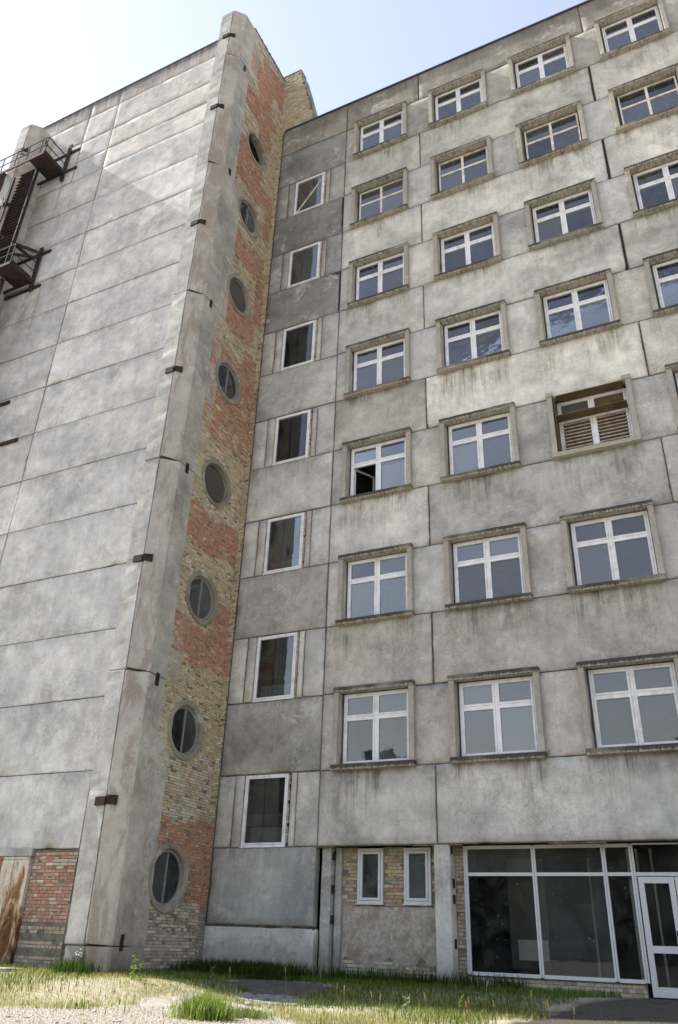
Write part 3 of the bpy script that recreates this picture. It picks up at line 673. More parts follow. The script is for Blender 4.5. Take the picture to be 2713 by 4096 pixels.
patches = [(-3, 1, 11.55, 12.9, 'r'), (-3, 1, 1.45, 3.55, 'r'), (-3, 1, -1, 1.45, 'g'), (-3, 1, 7.9, 9.1, 'r'), (-1.0, 1, 9.1, 10.1, 'r'), (-3, 1, 12.9, 13.1, 'p'),
 (-3, 1, 15.6, 16.5, 'o'), (-3, 1, 16.5, 19.55, 'r'), (-.9, 1, 19.5, 20.3, 'r'), (-3, -.4, 20.6, 22.3, 'r'), (-3, -1.6, 19.6, 20.6, 'y'), (-.6, 1, 22.0, 24.4, 'r'), (-3, -.2, 24.2, 25.5, 'r'), (-.5, 1, 26.5, 28.1, 'r'),
 (-3, 1, 28.1, 29.3, 'r'), (-3, -1.6, 31.3, 32.3, 'y'), (-1.6, 1, 29.3, 31.0, 'y'), (-3, -1.0, 29.2, 30.6, 'r'), (-1.0, 0, 31.5, 33.0, 'y'), (-3, -.7, 32.6, 33.9, 'r'), (-1.6, -.6, 31.6, 32.6, 'r'), (-3, -2.0, 33.9, 35.0, 'y'), (-2.0, -.3, 33.4, 35.6, 'r'), (-.9, -.1, 34.0, 35.6, 'y'),
 (-3, -1.9, 35.0, 36.4, 'r'), (-1.9, .2, 35.6, 37.4, 'r'), (-3, .3, 37.4, 38.2, 'g'), (-3, -1.9, 36.4, 38.2, 'g')]
def bcol(u, v):
    r = random.random(); kk = 'y'
    vv = v + .12 * math.sin(u * 3.1) + random.gauss(0, .035); u = u + random.gauss(0, .03)
    for (a, b, c, d, q) in patches:
        if a <= u < b and c <= vv < d: kk = q
    if kk == 'r': return red() if r < .96 else yel()
    if kk == 'o': return red() if r < .5 else yel()
    if kk == 'g': return gry() if r < .5 else pal()
    if kk == 'p': return pal()
    if 3.5 < v < 8: return (pal() if r < .45 else yel()) if v < 5.4 else yel()
    return yel() if r < .82 else pal()
def near_oval(u, v): return any(math.hypot(u - OY, v - o) < .79 for o in OV)
bb = lay(-2.83, -.005, G0 - .05, bt - .02, bcol, L=.25, H=.066, mj=.011, skip=near_oval)
place_bricks(bb, BW, convB, near=300)
for i, oz in enumerate(OV):
    N = 40; mb = MB(); pr = .045
    prof = [(RO, -.01), (RO - .012, pr), (RI + .03, pr), (RI, pr - .02), (RI - .01, -.075), (RI - .03, -.08), (RI - .03, -.30), (RI + .22, -.31)]
    for a, b in zip(prof[:-1], prof[1:]):
        for k in range(N):
            t0, t1 = 2 * math.pi * k / N, 2 * math.pi * (k + 1) / N; q = []
            for (r, d), tt in ((a, t0), (a, t1), (b, t1), (b, t0)): q.append((d, r * math.cos(tt), r * math.sin(tt)))
            mb.poly(q[::-1])
    me = mb.mesh('round_window'); bm = bmesh.new(); bm.from_mesh(me); bmesh.ops.remove_doubles(bm, verts=bm.verts, dist=1e-4); bmesh.ops.recalc_face_normals(bm, faces=bm.faces); bm.to_mesh(me); bm.free()
    me.polygons.foreach_set('use_smooth', [False] * len(me.polygons))
    rw = link('round_window', me, M['trim'], BW, (XB, OY, oz), (.31, .285, .235))
    # dark well behind
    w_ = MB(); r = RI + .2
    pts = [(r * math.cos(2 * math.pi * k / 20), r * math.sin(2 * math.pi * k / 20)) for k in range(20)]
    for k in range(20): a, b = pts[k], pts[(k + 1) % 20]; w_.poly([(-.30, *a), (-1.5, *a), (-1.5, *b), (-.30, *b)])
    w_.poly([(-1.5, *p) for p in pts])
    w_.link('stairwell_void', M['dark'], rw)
    kind = ['glass', 'glass', 'glass', 'slat', 'glass', 'slat', 'glass', 'none'][i]
    rg = RI - .028
    if kind == 'glass':
        f = MB(); NN = 40
        for k in range(NN):
            t0, t1 = 2 * math.pi * k / NN, 2 * math.pi * (k + 1) / NN
            pr_ = [(rg, -.13), (rg, -.065), (rg - .045, -.065), (rg - .045, -.13)]
            for a, b in zip(pr_[:-1], pr_[1:]): f.poly([(d, r_ * math.cos(tt), r_ * math.sin(tt)) for (r_, d), tt in ((a, t0), (b, t0), (b, t1), (a, t1))])
        f.box(-.12, -.06, -.015, .015, -rg, rg); f.link('window_frame', M['greyfr'], rw)
        for sgn in (-1, 1):
            g = MB(); a0 = [(-.095, sgn * .035, -rg + .04)] + [(-.095, sgn * (rg - .04) * math.cos(q), (rg - .04) * math.sin(q)) for q in np.linspace(-math.pi / 2 + .06, math.pi / 2 - .06, 16)] + [(-.095, sgn * .035, rg - .04)]
            g.poly(a0 if sgn > 0 else a0[::-1]); o = g.link('pane', M['oval'], rw); o.rotation_euler = (0, random.uniform(-.01, .01), random.uniform(-.015, .015))
        if i in (0,): c_ = MB(); c_.box(-.5, -.49, -.5, -.06, -.5, .12); c_.link('curtain', M['teal'], rw)
    if kind == 'slat':
        for q in range(13):
            zz = -rg + .06 + q * (2 * rg - .1) / 13; hw = math.sqrt(max(.001, rg * rg - zz * zz))
            s = MB(); s.bar((-.13, -hw, zz), (-.13, hw, zz), .012, .06, (.8, 0, .6)); s.link('slat', M['greyslat'], rw)
    if kind == 'none': rw['label'] = 'round window opening left empty and dark'
    if i == 6: pass
# corner quoins facing the viewer and the sloping yellow gable stub
mb = MB(); mb.box(XB - .4, X0 - .012, -.012, .3, G0 - .2, ZR - .002)
gp = [(-7.2, ZR), (-7.2, 38.3), (-6.1, 38.33), (-5.88, 37.76), (-5.03, ZR)]
for y0 in (-.008,): 
    mb.poly([(a, -.006, b) for a, b in gp]); mb.poly([(a, .5, b) for a, b in gp][::-1])
    for k in range(len(gp)): a, b = gp[k], gp[(k + 1) % len(gp)]; mb.poly([(a[0], -.006, a[1]), (b[0], -.006, b[1]), (b[0], .5, b[1]), (a[0], .5, a[1])][::-1])
mb.link('brick_backing', M['mortar'], BW)
qb = lay(XB + .005, X0 - .014, G0, ZR, lambda u, v: (red() if (7.9 < v < 9.1 or 1.4 < v < 3.5 or 16.5 < v < 19 and random.random() < .6) else yel()) if v > 1.4 else gry(), H=.066, mj=.011)
def gr_out(u, v): return u > (-5.03 - (v - ZR) * .85 / 3.76 - .06)
qb += lay(XB + .005, -5.05, ZR + .01, 38.28, lambda u, v: yel() if random.random() < .6 else pal(), skip=gr_out)
place_bricks(qb, BW, lambda u, v, d: Vector((u, -.012 - d, v)), near=0)
for p, q in ((gp[2], gp[3]), (gp[3], gp[4])):
    MB().bar((p[0] + .02, .24, p[1]), (q[0] + .02, .24, q[1]), .60, .03, (1, 0, .3)).link('coping', M['trim'], BW, color=(.26, .25, .23))
MB().box(-7.0, -6.0, -.04, .5, 38.305, 38.35).link('coping', M['trim'], BW, color=(.30, .28, .24))
cp = MB()
for k in range(20): a = -2.85 + k * .142; cp.box(XB - .25, XB + .02 + random.uniform(0, .02), a + .004, a + .138, bt + .051, bt + .09 + random.uniform(0, .03), None, .006)
cp.link('coping', M['trim'], BW, color=(.27, .255, .22))

# ------------------------------------------------------------------ LEFT BLOCK (blind slab wall)
LB = thing('blind_building', 'tall windowless block of pale horizontal concrete slabs on the left', 'building')
YL = -2.85
LZ = [2.70, 4.70, 6.78, 8.86, 11.02, 13.17, 15.32, 17.47, 19.68, 21.83, 24.02, 26.13, 28.28, 30.37, 32.53, 33.94, 35.38, 37.30, 38.55]
lt = [1.12, 1.05, 1.0, 1.02, 1.04, 1.02, .95, 1.06, 1.04, 1.04, 1.02, 1.03, 1.02, .98, 1.05, .98, .96, .84]
tint2 = [1.1, 1.05, 1.0, 1.0, .98, 1.02, .84, .93, 1.0, .88, .96, 1.0, .93, .92, .95, 1.05, 1.0, .8]
def lcol(k): k *= random.uniform(.97, 1.03); return (.57 * k, .575 * k, .585 * k)
XJ = -14.82
for r in range(18):
    top = r == 17; so_ = 1.0 if top else 0.0
    c = lcol(lt[r]); 
    if r > 13: c = (c[0] * 1.0, c[1] * .975, c[2] * .93)
    panel(LB, XJ, -8.0, LZ[r], LZ[r + 1], YL, c, gap=.010, soot=so_, stain=.06, wav=.0035)
    xl = -20.3
    if r >= 14:
        panel(LB, -16.75, XJ, LZ[r], LZ[r + 1], YL, lcol(tint2[r]), gap=.010, soot=so_, stain=.08, wav=.0035); panel(LB, xl, -16.75, LZ[r], LZ[r + 1], YL, lcol(tint2[r]), gap=.010, soot=so_, stain=.1, wav=.0035)
    else: panel(LB, xl, XJ, LZ[r], LZ[r + 1], YL, lcol(tint2[r]), gap=.010, stain=.1, wav=.0035)
jm = MB()
for zz in LZ[1:-1]: jm.box(-20.3, -8.0, YL + .03, YL + .2, zz - .03, zz + .03)
for a, b in zip(LZ[:-1], LZ[1:]): jm.box(XJ - .03, XJ + .03, YL + .034, YL + .19, a + .032, b - .032)
jm.link('joint_mortar', M['joint'], LB)['kind'] = 'stuff'
co = MB(); co.box(-20.3, -8.6, YL + .26, 8, G0, 38.5); co.box(-8.59, -6.95, .3, 8, G0, 33.9); co.box(-8.59, -7.62, -2.5, .29, G0, 37.9) if 0 else None
co.box(-10.55, -8.2, YL + .05, YL + .25, G0 - .3, 2.70)
co.link('building_core', M['mortar'], LB)
MB().box(-20.3, -8.3, YL - .02, YL + .4, 38.552, 38.60).link('roof_flashing', M['flash'], LB)
def lbc(u, v):
    r = random.random()
    if v > 2.25: return pal() if r < .6 else red()
    if v > .95: return jc((.46, .25, .185)) if r < .62 else (jc((.52, .36, .29)) if r < .9 else pal())
    return jc((.20, .145, .11)) if int(v / .17) % 2 else jc((.44, .36, .30))
lbk = lay(-10.55, -8.2, G0 - .05, 2.66, lbc, L=.245, H=.068, mj=.016, header=.6)
lbk = [(u, v, w_, h, c, pr - (.03 if v < .95 and int(v / .17) % 2 else 0)) for (u, v, w_, h, c, pr) in lbk]
place_bricks(lbk, LB, lambda u, v, d: Vector((u, YL + .05 - d, v)), near=300)
MB().box(-13.6, -10.56, YL - .07, YL + .3, 2.54, 2.74, None, .01).link('lintel', M['trim'], LB, color=(.50, .49, .48), bevel=.01)
dd = MB(); 
for k in range(5):
    a = -13.3 + k * .53; dd.box(a + .004, a + .526, YL - .03 + random.uniform(0, .008), YL + .02, G0 + .02, 2.46)
dd.box(-10.655, -10.57, YL - .06, YL + .06, G0, 2.52); dd.box(-13.4, -10.656, YL - .05, YL + .04, 2.465, 2.52); dd.box(-10.75, -10.66, YL - .045, YL - .032, G0 + .05, 2.45)
dd.link('metal_door', M['rustdoor'], LB)

# ------------------------------------------------------------------ PILASTERS
def pilaster(xo, zj, label, brk, sides, ztop_tilt=0.0):
    p = thing('concrete_pilaster', label, 'pilaster', group=None)
    yb = YL + .01
    for i, (a, b) in enumerate(zip(zj[:-1], zj[1:])):
        inset = .035 if i == 0 else 0; a_ = a + (.012 if i else -.3); b_ = b - .012
        dx, dy = random.uniform(-.012, .012), random.uniform(-.015, .015); tw = random.uniform(-.0006, .0006)
        if i == 0: dx = dy = 0
        bodies = [('pilaster_slab', [*([(-1.30, yb + .6), (-1.30, -3.80 + inset)] if xo < -10 else [(-1.06, yb + .6), (-1.06, -4.0 + inset)]), (-1.02, -4.06 + inset), (-.455, -4.06 + inset), (-.455, yb + .6)]),
                  ('pilaster_block', [(-.442, yb + .6), (-.442, -4.03 + inset), (-.385, -4.045 + inset), (-.03, -3.68 + inset), (.015 - inset, -3.60 + inset), (.015 - inset, yb + .005), (-.02, yb), (-.02, yb + .6)] if i else
                   [(-.442, yb + .6), (-.442, -4.03 + inset), (-.385, -4.045 + inset), (-.05, -3.68 + inset), (-.02, -3.60 + inset), (-.02, yb + .6)])]
        for nm, cs in bodies:
            n = max(3, int((b_ - a_) / .28)); zs = list(np.linspace(a_, b_, n + 1)); zs = [zs[0], zs[0] + .03] + zs[1:-1] + [zs[-1] - .03, zs[-1]]
            V = []; F = []; L = len(cs); cxx = sum(c[0] for c in cs) / L; cyy = sum(c[1] for c in cs) / L
            for jz, zz in enumerate(zs):
                end = jz in (0, len(zs) - 1)
                for ci, c in enumerate(cs):
                    k = .985 if end else 1; jx = random.uniform(-.006, .006); jy = random.uniform(-.006, .006)
                    x_, y_ = cxx + (c[0] - cxx) * k + jx, cyy + (c[1] - cyy) * k + jy
                    if not end and random.random() < .10 and c[1] < -3.6: x_ -= .02 * random.random(); y_ += .025 * random.random()
                    z_ = zz
                    if nm == 'pilaster_block' and jz == len(zs) - 1 and i < len(zj) - 2 and i > 0 and c[1] < -3.9: z_ -= random.uniform(.0, .10); y_ += .04
                    if nm == 'pilaster_block' and jz == 0 and i > 0 and c[1] < -3.7: z_ += random.uniform(.03, .16); y_ += .03
                    V.append((x_ + dx + tw * zz + ((.17 if y_ < -3.3 else .06) * max(0, 1 - zz / 9) if xo > -10 else 0), y_ + dy, z_))
            nz = len(zs)
            for jz in range(nz - 1):
                for ci in range(L): F.append((jz * L + ci, jz * L + (ci + 1) % L, (jz + 1) * L + (ci + 1) % L, (jz + 1) * L + ci))
            F.append(tuple(range(L - 1, -1, -1))); F.append(tuple(range((nz - 1) * L, nz * L)))
            me = bpy.data.meshes.new(nm); me.from_pydata(V, [], F); k = random.uniform(.93, 1.05)
            bm = bmesh.new(); bm.from_mesh(me); bmesh.ops.recalc_face_normals(bm, faces=bm.faces); bm.to_mesh(me); bm.free()
            col = (.46 * k, .458 * k, .445 * k) if nm == 'pilaster_slab' else (.45 * k, .43 * k, .395 * k)
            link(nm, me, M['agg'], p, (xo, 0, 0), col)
    MB().prism([(-1.0, yb + .4), (-1.0, -3.7), (-.98, -4.02), (-.43, -4.005), (-.33, -3.9), (-.06, -3.5), (-.06, yb + .4)][::-1], zj[0] - .2, zj[-1] - .08).link('pilaster_core', M['joint'], p, (xo, 0, 0))
    for z in brk:
        lx = .17 * max(0, 1 - z / 9) if xo > -10 else 0; xo_ = xo; xo = xo + lx; b_ = MB(); b_.box(-.74, -.42, -4.12, -4.06, z - .11, z + .10); b_.link('bracket', M['plate'], p, (xo, 0, 0), bevel=.004)
        b_ = MB(); b_.bar((-.42, -4.06, z + .03), (-.20, -3.90, z + .03), .07, .22); b_.link('bracket', M['plate'], p, (xo, 0, 0), bevel=.004); xo = xo_
    for z in sides: b_ = MB(); b_.box(.017, .05, -3.30, -3.16, z - .20, z + .15); b_.link('bracket', M['plate'], p, (xo + (.08 * max(0, 1 - z / 9) if xo > -10 else 0), 0, 0), bevel=.004)
    return p
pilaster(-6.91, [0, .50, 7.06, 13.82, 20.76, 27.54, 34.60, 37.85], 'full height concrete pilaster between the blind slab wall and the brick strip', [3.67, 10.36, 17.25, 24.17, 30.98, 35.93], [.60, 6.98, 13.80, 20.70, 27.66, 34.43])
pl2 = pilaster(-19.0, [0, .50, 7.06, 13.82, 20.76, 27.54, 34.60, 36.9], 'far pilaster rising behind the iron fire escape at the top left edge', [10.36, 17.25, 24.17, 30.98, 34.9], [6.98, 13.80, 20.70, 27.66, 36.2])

# ------------------------------------------------------------------ FIRE ESCAPE
FE = thing('fire_escape', 'rusty dark iron fire escape with platforms and steep flights on the blind wall', 'fire escape')
def channel(a, b, name='beam', w=.05, h=.16): MB().bar(a, b, w, h).link(name, M['iron'], FE)
def platform(z, xr, beams):
    yo = -4.25
    for bz, bx in beams: channel((-21.5, YL - .05, bz), (bx, YL - .05, bz), h=.15)
    for xx in (xr, xr - .10): channel((xx, YL - .10, z - .55 + (xx != xr) * .1), (xx, YL - .10, z + 2.15), 'post', .10, .06)
    channel((-21.5, yo, z), (xr, yo, z), h=.16); channel((xr, yo, z), (xr, YL - .12, z), h=.16); channel((-21.5, -3.02, z - .02), (xr, -3.02, z - .02), h=.16)
    MB().box(xr - 1.0, xr - .03, yo + .03, -3.05, z - .03, z + .0).link('platform_plate', M['iron'], FE); MB().box(-21.5, xr - 2.6, yo + .03, -3.05, z - .03, z).link('platform_plate', M['iron'], FE)
    kp = MB(); kp.bar((xr - .02, yo + .03, z + .14), (xr - .02, -3.1, z + .14), .02, .16); kp.link('kick_plate', M['iron'], FE)
    for hz, w_ in ((1.12, .05), (.58, .03)):
        channel((-21.5, yo, z + hz), (xr, yo, z + hz), 'rail', .035, w_); channel((xr, yo, z + hz), (xr, YL - .12, z + hz), 'rail', .035, w_)
    for xx in (xr, xr - .35, xr - 1.2, xr - 2.0, xr - 2.9): channel((xx, yo, z), (xx, yo, z + 1.12), 'baluster', .04, .04)
platform(33.35, -17.35, [(34.92, -16.72), (33.52, -16.62)])
platform(26.15, -17.30, [(27.95, -16.75), (25.85, -16.80)])
platform(17.6, -17.9, [(19.45, -16.67), (17.35, -15.60)])
for (za, zb) in ((26.3, 33.2), (17.7, 26.0)):
    xa, xb = -18.55, -18.75; N = 30
    ya, yb_ = -3.95, -3.75
    for s_ in (-.52, .52): channel((xa + s_, ya, za), (xb + s_, yb_, zb), 'stringer', .05, .20)
    for k in range(N):
        f = (k + .5) / N; xx = xa + (xb - xa) * f; yy = ya + (yb_ - ya) * f; zz = za + (zb - za) * f
        MB().box(xx - .49, xx + .49, yy - .13, yy + .13, zz - .015, zz + .015).link('tread', M['iron'], FE)
    for s_ in (.85,):
        channel((xa + s_, ya - .25, za), (xb + s_, yb_ - .25, zb - .5), 'handrail', .05, .05)
        for f in np.linspace(.04, .96, 6): channel((xa + (xb - xa) * f + s_, ya - .25, za + (zb - .5 - za) * f), (xa + (xb - xa) * f + .5, ya, za + (zb - za) * f - .4), 'stay', .03, .03)
    for s_ in (-.9, -.6): channel((xa + s_, ya - .25, za), (xb + s_, yb_ - .25, zb - .3), 'handrail', .06, .06)
channel((-18.9, -4.2, 27.6), (-17.3, YL - .15, 27.6), 'brace', .06, .12); channel((-19.5, -4.2, 28.9), (-17.3, -3.0, 27.9), 'brace', .06, .14)
channel((-18.9, -4.2, 28.7), (-17.9, -3.0, 27.9), 'brace', .05, .10)

# ------------------------------------------------------------------ VEGETATION AND GROUND BITS
def blades(name, pts, hmin, hmax, cols, wid=.010, lean=.35, label=None, cat='grass', mat=None, seeds=None):
    n = len(pts); P = np.array(pts); h = RNG.uniform(hmin, hmax, n) * RNG.uniform(.6, 1.0, n); a = RNG.uniform(0, 2 * np.pi, n); l = RNG.uniform(0, lean, n) * h
    d = np.stack([np.cos(a), np.sin(a)], 1); s_ = np.stack([-np.sin(a + RNG.uniform(-1, 1, n)), np.cos(a)], 1); wv = wid * RNG.uniform(.6, 1.4, n)[:, None]
    base = P; V = np.zeros((n, 5, 3)); z = P[:, 2]
    V[:, 0, :2] = P[:, :2] - s_ * wv / 2; V[:, 1, :2] = P[:, :2] + s_ * wv / 2; V[:, 0, 2] = V[:, 1, 2] = z - .01
    mid = P[:, :2] + d * (l * .35)[:, None]; V[:, 2, :2] = mid + s_ * wv * .4; V[:, 3, :2] = mid - s_ * wv * .4; V[:, 2, 2] = V[:, 3, 2] = z + h * .6
    V[:, 4, :2] = P[:, :2] + d * l[:, None]; V[:, 4, 2] = z + h
    me = bpy.data.meshes.new(name); i = np.arange(n)[:, None] * 5
    quads = (i + np.array([[0, 1, 2, 3]])); tris = i + np.array([[3, 2, 4]])
    me.vertices.add(n * 5); me.vertices.foreach_set('co', V.reshape(-1))
    me.loops.add(n * 7); me.polygons.add(n * 2)
    lv = np.concatenate([quads, tris], 1).reshape(-1); me.loops.foreach_set('vertex_index', lv)
    ls = (np.arange(n)[:, None] * 7 + np.array([[0, 4]])).reshape(-1); me.polygons.foreach_set('loop_start', ls); 
    me.update(calc_edges=True)
    ca = me.color_attributes.new('tint', 'FLOAT_COLOR', 'POINT'); cc = np.array(cols)[RNG.integers(0, len(cols), n)] * RNG.uniform(.75, 1.25, (n, 1))
    c4 = np.concatenate([cc, np.ones((n, 1))], 1); ca.data.foreach_set('color', np.repeat(c4, 5, 0).reshape(-1))
    o = link(name, me, mat or M['grass']); o['kind'] = 'stuff'; return o
DRY = [(.36, .31, .13), (.40, .36, .17), (.30, .28, .10), (.44, .38, .21), (.24, .27, .07), (.18, .24, .05)]
GRN = [(.07, .13, .02), (.10, .17, .03), (.13, .19, .04), (.06, .10, .02), (.20, .22, .08)]
wd = [(X3 - .055, X3 + .01, T(k - 1) + .05, S(k) - .03) for k in (5, 6, 7)] + [(X1 - .06, X1 + .01, S(5) + .1, T(5)), (X1 - .06, X1 + .01, S(6) + .5, T(6) - .1)]
for a, b, c, d in wd: MB().box(a, b, .022, .05, c, d).link('open_joint', M['plate'], MBD)
def vn(x, y, s=1.0, o=0): return .5 + .25 * (math.sin(x * 1.7 * s + 1.3 * math.sin(y * 1.1 * s + o)) + math.sin(y * 2.3 * s + x * .6 * s + o))
def soil(x, y):      # bare pale gravel
    d = -(x - 7.2) * .45 + (y + 20.2) * .89 + 1.4 * (vn(x, y, 1.3, 2) - .5); sd = (x - 7.2) * .89 + (y + 20.2) * .45
    return d < (16.0 + max(0, sd + 5.5) * .9 if sd < -2.6 else (18.6 - max(0, sd + 1.6) * 3 if sd < 0 else 14))
def asph(x, y): return x - .4 * (y + 4) > 2.5 + .8 * (vn(x, y, 1.7, 5) - .5)
def mowed(x, y): return y > -1.2 and x > -6.9
pd, pg, ps = [], [], []
def blocked(x, y): return (x < -6.9 and y > -2.8) or (-8.25 < x < -6.85 and y > -4.1) or (x > -6.9 and y > -.1 and x < -3.3) or y > .4
tries = 0
def patchy(x, y): return any(((x - a) / c) ** 2 + ((y - b) / d) ** 2 < random.uniform(.7, 1.1) for a, b, c, d in ((-3.0, -2.3, 1.3, .9), (-2.5, -3.5, .8, .5), (-2.9, -5.2, 1.5, .9)))
while len(pd) < 52000 and tries < 400000:
    tries += 1; x = random.uniform(-16, 6); y = random.uniform(-15, -2.2)
    if blocked(x, y) or asph(x, y): continue
    v = vn(x, y, .9, 1)
    if (soil(x, y) and random.random() < .965) or patchy(x, y): continue
    if random.random() < v * .9: pd.append((x, y, gz(x, y)))
while len(pg) < 26000:
    x = random.uniform(-13, 5); y = random.uniform(-12, .4)
    if blocked(x, y) or asph(x, y): continue
    sh = y > -4.0
    v = vn(x, y, .8, 3)
    if (soil(x, y) and random.random() < .97) or patchy(x, y): continue
    if random.random() < (1.0 if sh else max(0, v - .35) * .8) * (1 if y > -9 else .3): pg.append((x, y, gz(x, y)))
blades('dry_grass', pd, .03, .13, DRY, .009, .6)
blades('green_grass', pg, .05, .18, GRN, .011, .45)
# tall growth along the wall foot
pt_ = []
for _ in range(9000):
    x = random.triangular(-7.2, -3.0, -4.6); y = -random.triangular(.06, 1.9, .2); 
    if not blocked(x, y): pt_.append((x, y, gz(x, y)))
for _ in range(1800):
    x = random.uniform(-3, 2.0); pt_.append((x, random.uniform(-.6, .38), gz(x, 0)))
for _ in range(350):
    x = random.triangular(-8.0, -6.4, -6.9); y = -4.1 - abs(random.gauss(0, .2)); pt_.append((x, y, gz(x, y)))
blades('tall_grass', pt_, .08, .46, [(.03, .06, .012), (.045, .085, .016), (.025, .05, .01), (.06, .10, .02)], .018, .4)
# clumps in the foreground
def clump(x, y, r, n, h, cols, label):
    pts = []
    while len(pts) < n:
        a, b = random.gauss(0, r), random.gauss(0, r * .8)
        pts.append((a, b, 0))
    o = blades('grass_clump', pts, h * .5, h, cols, .012, .9); o.location = (x, y, gz(x, y)); del o['kind']; return tag(o, label, 'grass clump')
clump(-1.5, -7.35, .20, 1700, .46, [(.17, .26, .04), (.22, .31, .06), (.12, .19, .03), (.32, .34, .11)], 'big bushy bright green grass clump at the edge of the sunlit gravel')
clump(-1.15, -6.6, .20, 700, .20, [(.12, .19, .04), (.20, .25, .07), (.26, .28, .12)], 'low green clump right beside the big bushy grass clump')
clump(-7.35, -4.35, .12, 300, .40, [(.06, .13, .02), (.09, .16, .03)], 'small green clump at the foot of the concrete pilaster')
def weed(x, y, h, n, lc, label, flower=None, lw=.035, name='weed'):
    p = thing(name, label, 'plant', (x, y, gz(x, y))); s = MB(); a = Vector((0, 0, -.03)); pts = []
    for k in range(5): b = Vector((random.uniform(-.02, .02) * k, random.uniform(-.02, .02) * k, h * (k + 1) / 5)); s.bar(a, b, .010, .010, col=(.12, .16, .05)); pts.append((a.copy(), b.copy())); a = b
    s.link('stem', M['leaf'], p); lf = MB()
    for k in range(n):
        f = random.uniform(.05, 1); q = pts[min(4, int(f * 5))]; c = q[0].lerp(q[1], random.random()); an = random.uniform(0, 6.28); L = random.uniform(.6, 1.3) * lw * 2.4 * (1.25 - .6 * f)
        d = Vector((math.cos(an), math.sin(an), random.uniform(.2, .9))).normalized(); sd = Vector((-math.sin(an), math.cos(an), 0)) * lw * .5
        lf.poly([c, c + d * L * .5 + sd, c + d * L, c + d * L * .5 - sd], jc(lc, .25))
    lf.link('leaves', M['leaf'], p)
    if flower:
        fl = MB()
        for k in range(10):
            c = pts[-1][1] + Vector((random.uniform(-.07, .07), random.uniform(-.07, .07), random.uniform(-.12, .04))); fl.box(c.x - .014, c.x + .014, c.y - .014, c.y + .014, c.z - .01, c.z + .012, flower, .005)
        fl.link('flower_heads', M['leaf'], p)
    return p
weed(-6.9, -4.55, .50, 16, (.15, .20, .08), 'weed with small white flower heads in front of the pilaster foot', (.72, .72, .66), .025, 'flowering_weed')
weed(-5.5, -4.3, .42, 34, (.20, .28, .07), 'leafy light green weed in the sunlit grass before the lowest round window', None, .05)
weed(-5.1, -4.5, .36, 26, (.16, .25, .06), 'shorter leafy weed just right of the light green one', None, .045)
weed(-3.9, -3.6, .40, 30, (.22, .27, .14), 'pale grey green weed standing alone on the shade line', None, .03)
weed(1.0, -4.7, .34, 46, (.26, .31, .20), 'dusty silver green mullein like weed on the lit verge', None, .045)
weed(1.75, -3.9, .38, 26, (.14, .25, .05), 'thin upright bright green weed right of the silvery one', None, .03)
for i in range(16):
    x, y = [(2.2, -8.6), (2.6, -8.2), (3.6, -8.8), (2.0, -7.9), (1.2, -9.3), (1.5, -8.9), (-1.0, -6.3), (0.8, -9.9), (3.9, -8.2), (2.9, -6.0), (1.9, -5.2), (-2.6, -4.8), (-.2, -8.6), (.5, -9.0), (-3.5, -6.4), (3.3, -7.2)][i]
    p = thing('seeding_grass', 'single dry straw coloured grass stalk with a seed head', 'grass stalk', (x, y * .55 if y < -3 else y, gz(x, y * .55 if y < -3 else y)), 'tall dry seeding grass stalks'); h = random.uniform(.25, .42); lx = random.uniform(-.06, .06)
    MB().bar((0, 0, -.02), (lx, 0, h), .006, .006, col=(.36, .30, .16)).link('stem', M['leaf'], p); MB().bar((lx, 0, h - .02), (lx * 1.5, 0, h + .08), .016, .016, col=(.42, .35, .2)).link('seed_head', M['leaf'], p)
# gravel heap, loose grit
def grit(name, pts, smin, smax, cols):
    mb = MB()
    for (x, y, z) in pts:
        r = random.uniform(smin, smax); c = jc(random.choice(cols), .2); q = [Vector((random.uniform(.7, 1.2) * math.cos(k * 1.57 + .4) * r, random.uniform(.7, 1.2) * math.sin(k * 1.57 + .4) * r, random.uniform(-.2, .2) * r)) for k in range(4)]
        tp = Vector((random.uniform(-.3, .3) * r, random.uniform(-.3, .3) * r, r * random.uniform(.5, .9))); o = Vector((x, y, z))
        for k in range(4): mb.poly([o + q[k], o + q[(k + 1) % 4], o + tp], c)
    ob = mb.link(name, M['gravel']); ob['kind'] = 'stuff'; return ob
pts = []
for _ in range(1600):
    r = abs(random.gauss(0, .35)); a = random.uniform(0, 6.28); x = 1.15 + r * 1.3 * math.cos(a); y = .12 + r * .5 * math.sin(a); 
    if y < .36: pts.append((x, y, G0 + max(0, .13 - r * .22)))
grit('gravel_heap', pts, .012, .03, [(.22, .23, .24), (.30, .31, .32), (.15, .15, .16)])
pts = []
while len(pts) < 15000:
    x, y = random.uniform(-8, 3), random.uniform(-13, -4.2)
    if soil(x, y): pts.append((x, y, gz(x, y)))
grit('loose_gravel', pts, .005, .022, [(.48, .45, .40), (.38, .35, .31), (.58, .55, .50), (.28, .26, .23)])
pts = []
while len(pts) < 3500:
    x, y = random.uniform(3.2, 9), random.uniform(-10, .2)
    if asph(x, y): pts.append((x, y, gz(x, y)))
grit('asphalt_crumbs', pts, .004, .016, [(.09, .085, .07), (.14, .13, .11), (.05, .06, .03), (.20, .19, .17)])
def stone(x, y, r, col, label, group):
    bm = bmesh.new(); bmesh.ops.create_icosphere(bm, subdivisions=2, radius=r)
    for v in bm.verts: v.co *= random.uniform(.82, 1.15); v.co.z *= .55
    me = bpy.data.meshes.new('stone'); bm.to_mesh(me); bm.free(); o = link('stone', me, M['stone'], None, (x, y, gz(x, y) + r * .15)); return tag(o, label, 'stone', group)
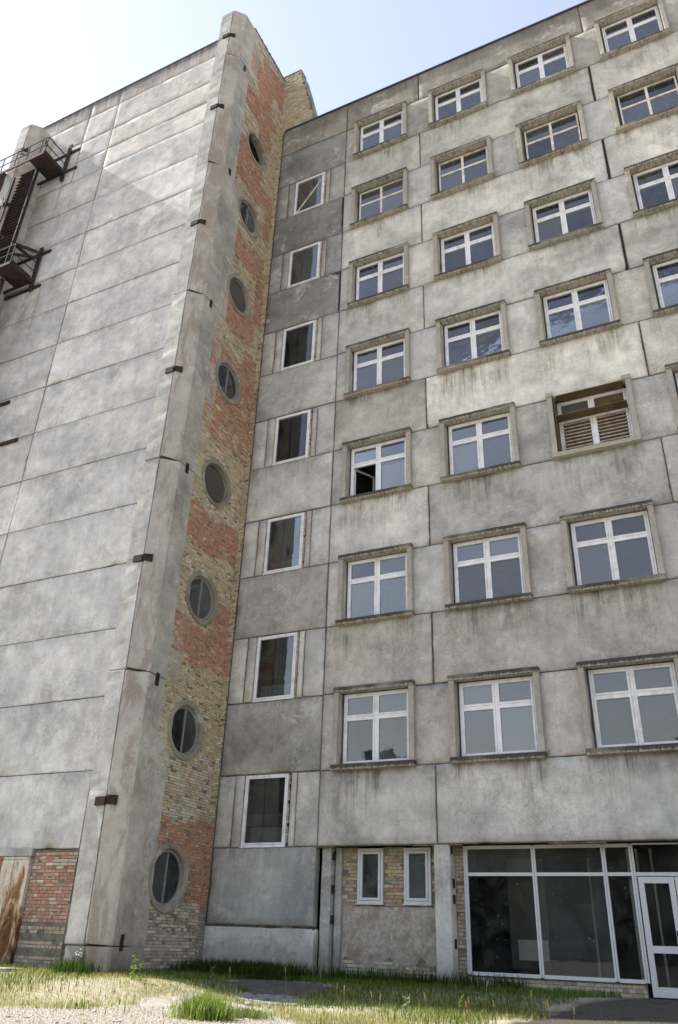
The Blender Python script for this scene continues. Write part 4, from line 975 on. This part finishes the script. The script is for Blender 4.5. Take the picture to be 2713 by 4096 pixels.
for i in range(14):
    x = random.uniform(-5.2, -1.6); y = -10.6 - (x + 1.6) * .45 + random.uniform(0, 2.2); stone(x, y, random.uniform(.02, .045), 0, 'small grey stone lying on the sunlit gravel in the foreground', 'stones on the sunlit gravel')
stone(-2.6, -.95 - 3.2, .09, 0, 'grey rock half sunk in the grass left of the clump', None)
o = MB().box(-.75, .75, -.35, .35, -.04, .05, None, .02).link('concrete_slab', M['trim'], None, (-9.6, -4.3, G0 + .01), (.46, .44, .40), .01); tag(o, 'flat pale concrete slab lying in the grass before the brick by the rusty door', 'slab')
def ground_patch(cx, cy, rx, ry, mat):
    V = []; F = []; nr, na = 8, 40; ph = [random.uniform(0, 6) for _ in range(4)]
    for i in range(nr + 1):
        for k in range(na):
            a = 2 * math.pi * k / na; q = (i / nr) * (1 + .16 * math.sin(3 * a + ph[0]) + .10 * math.sin(7 * a + ph[1]) + .05 * math.sin(13 * a + ph[2]))
            x, y = cx + rx * q * math.cos(a), cy + ry * q * math.sin(a); V.append((x, y, gz(x, y) + (.016 if i < nr else -.03)))
    for i in range(nr):
        for k in range(na): F.append((i * na + k, i * na + (k + 1) % na, (i + 1) * na + (k + 1) % na, (i + 1) * na + k))
    me = bpy.data.meshes.new('asphalt_patch'); me.from_pydata(V, [], F); bm = bmesh.new(); bm.from_mesh(me); bmesh.ops.recalc_face_normals(bm, faces=bm.faces); bm.to_mesh(me); bm.free()
    o = link('asphalt_patch', me, mat); o['kind'] = 'structure'
oa = mat_simple('old_asphalt', (.085, .08, .072), .95, .1, 0, .4, 18, .8, (.13, .125, .115), 5)
ground_patch(-3.0, -2.3, 1.3, .9, oa); ground_patch(-2.5, -3.5, .8, .5, mat_simple('pale_old_asphalt', (.24, .235, .23), .95, .1, 0, .4, 18, .8, (.10, .095, .09), 5)); ground_patch(-2.9, -5.2, 1.5, .9, mat_simple('dusty_asphalt', (.30, .28, .25), .95, .1, 0, .3, 18, .8, (.22, .20, .17), 5))

# far wood behind the viewer, seen only as a dark reflection in the ground floor glass
mb = MB()
for _ in range(14000):
    x = random.uniform(-90, 110); hmax = 9 + 3 * math.sin(x * .11) + 2 * math.sin(x * .37 + 1); z = random.uniform(0, 1) ** .8 * hmax * 1.7; y = -70 + random.uniform(-5, 5) - .4 * z
    r = random.uniform(.8, 1.7); q = [Vector((x + r * math.cos(k * 1.26 + 1) * random.uniform(.6, 1.2), y + random.uniform(-.5, .5), z + r * math.sin(k * 1.26 + 1) * random.uniform(.6, 1.2))) for k in range(5)]
    mb.poly(q, jc((.045, .075, .022), .4))
o = mb.link('distant_wood', M['leaf']); o['kind'] = 'stuff'
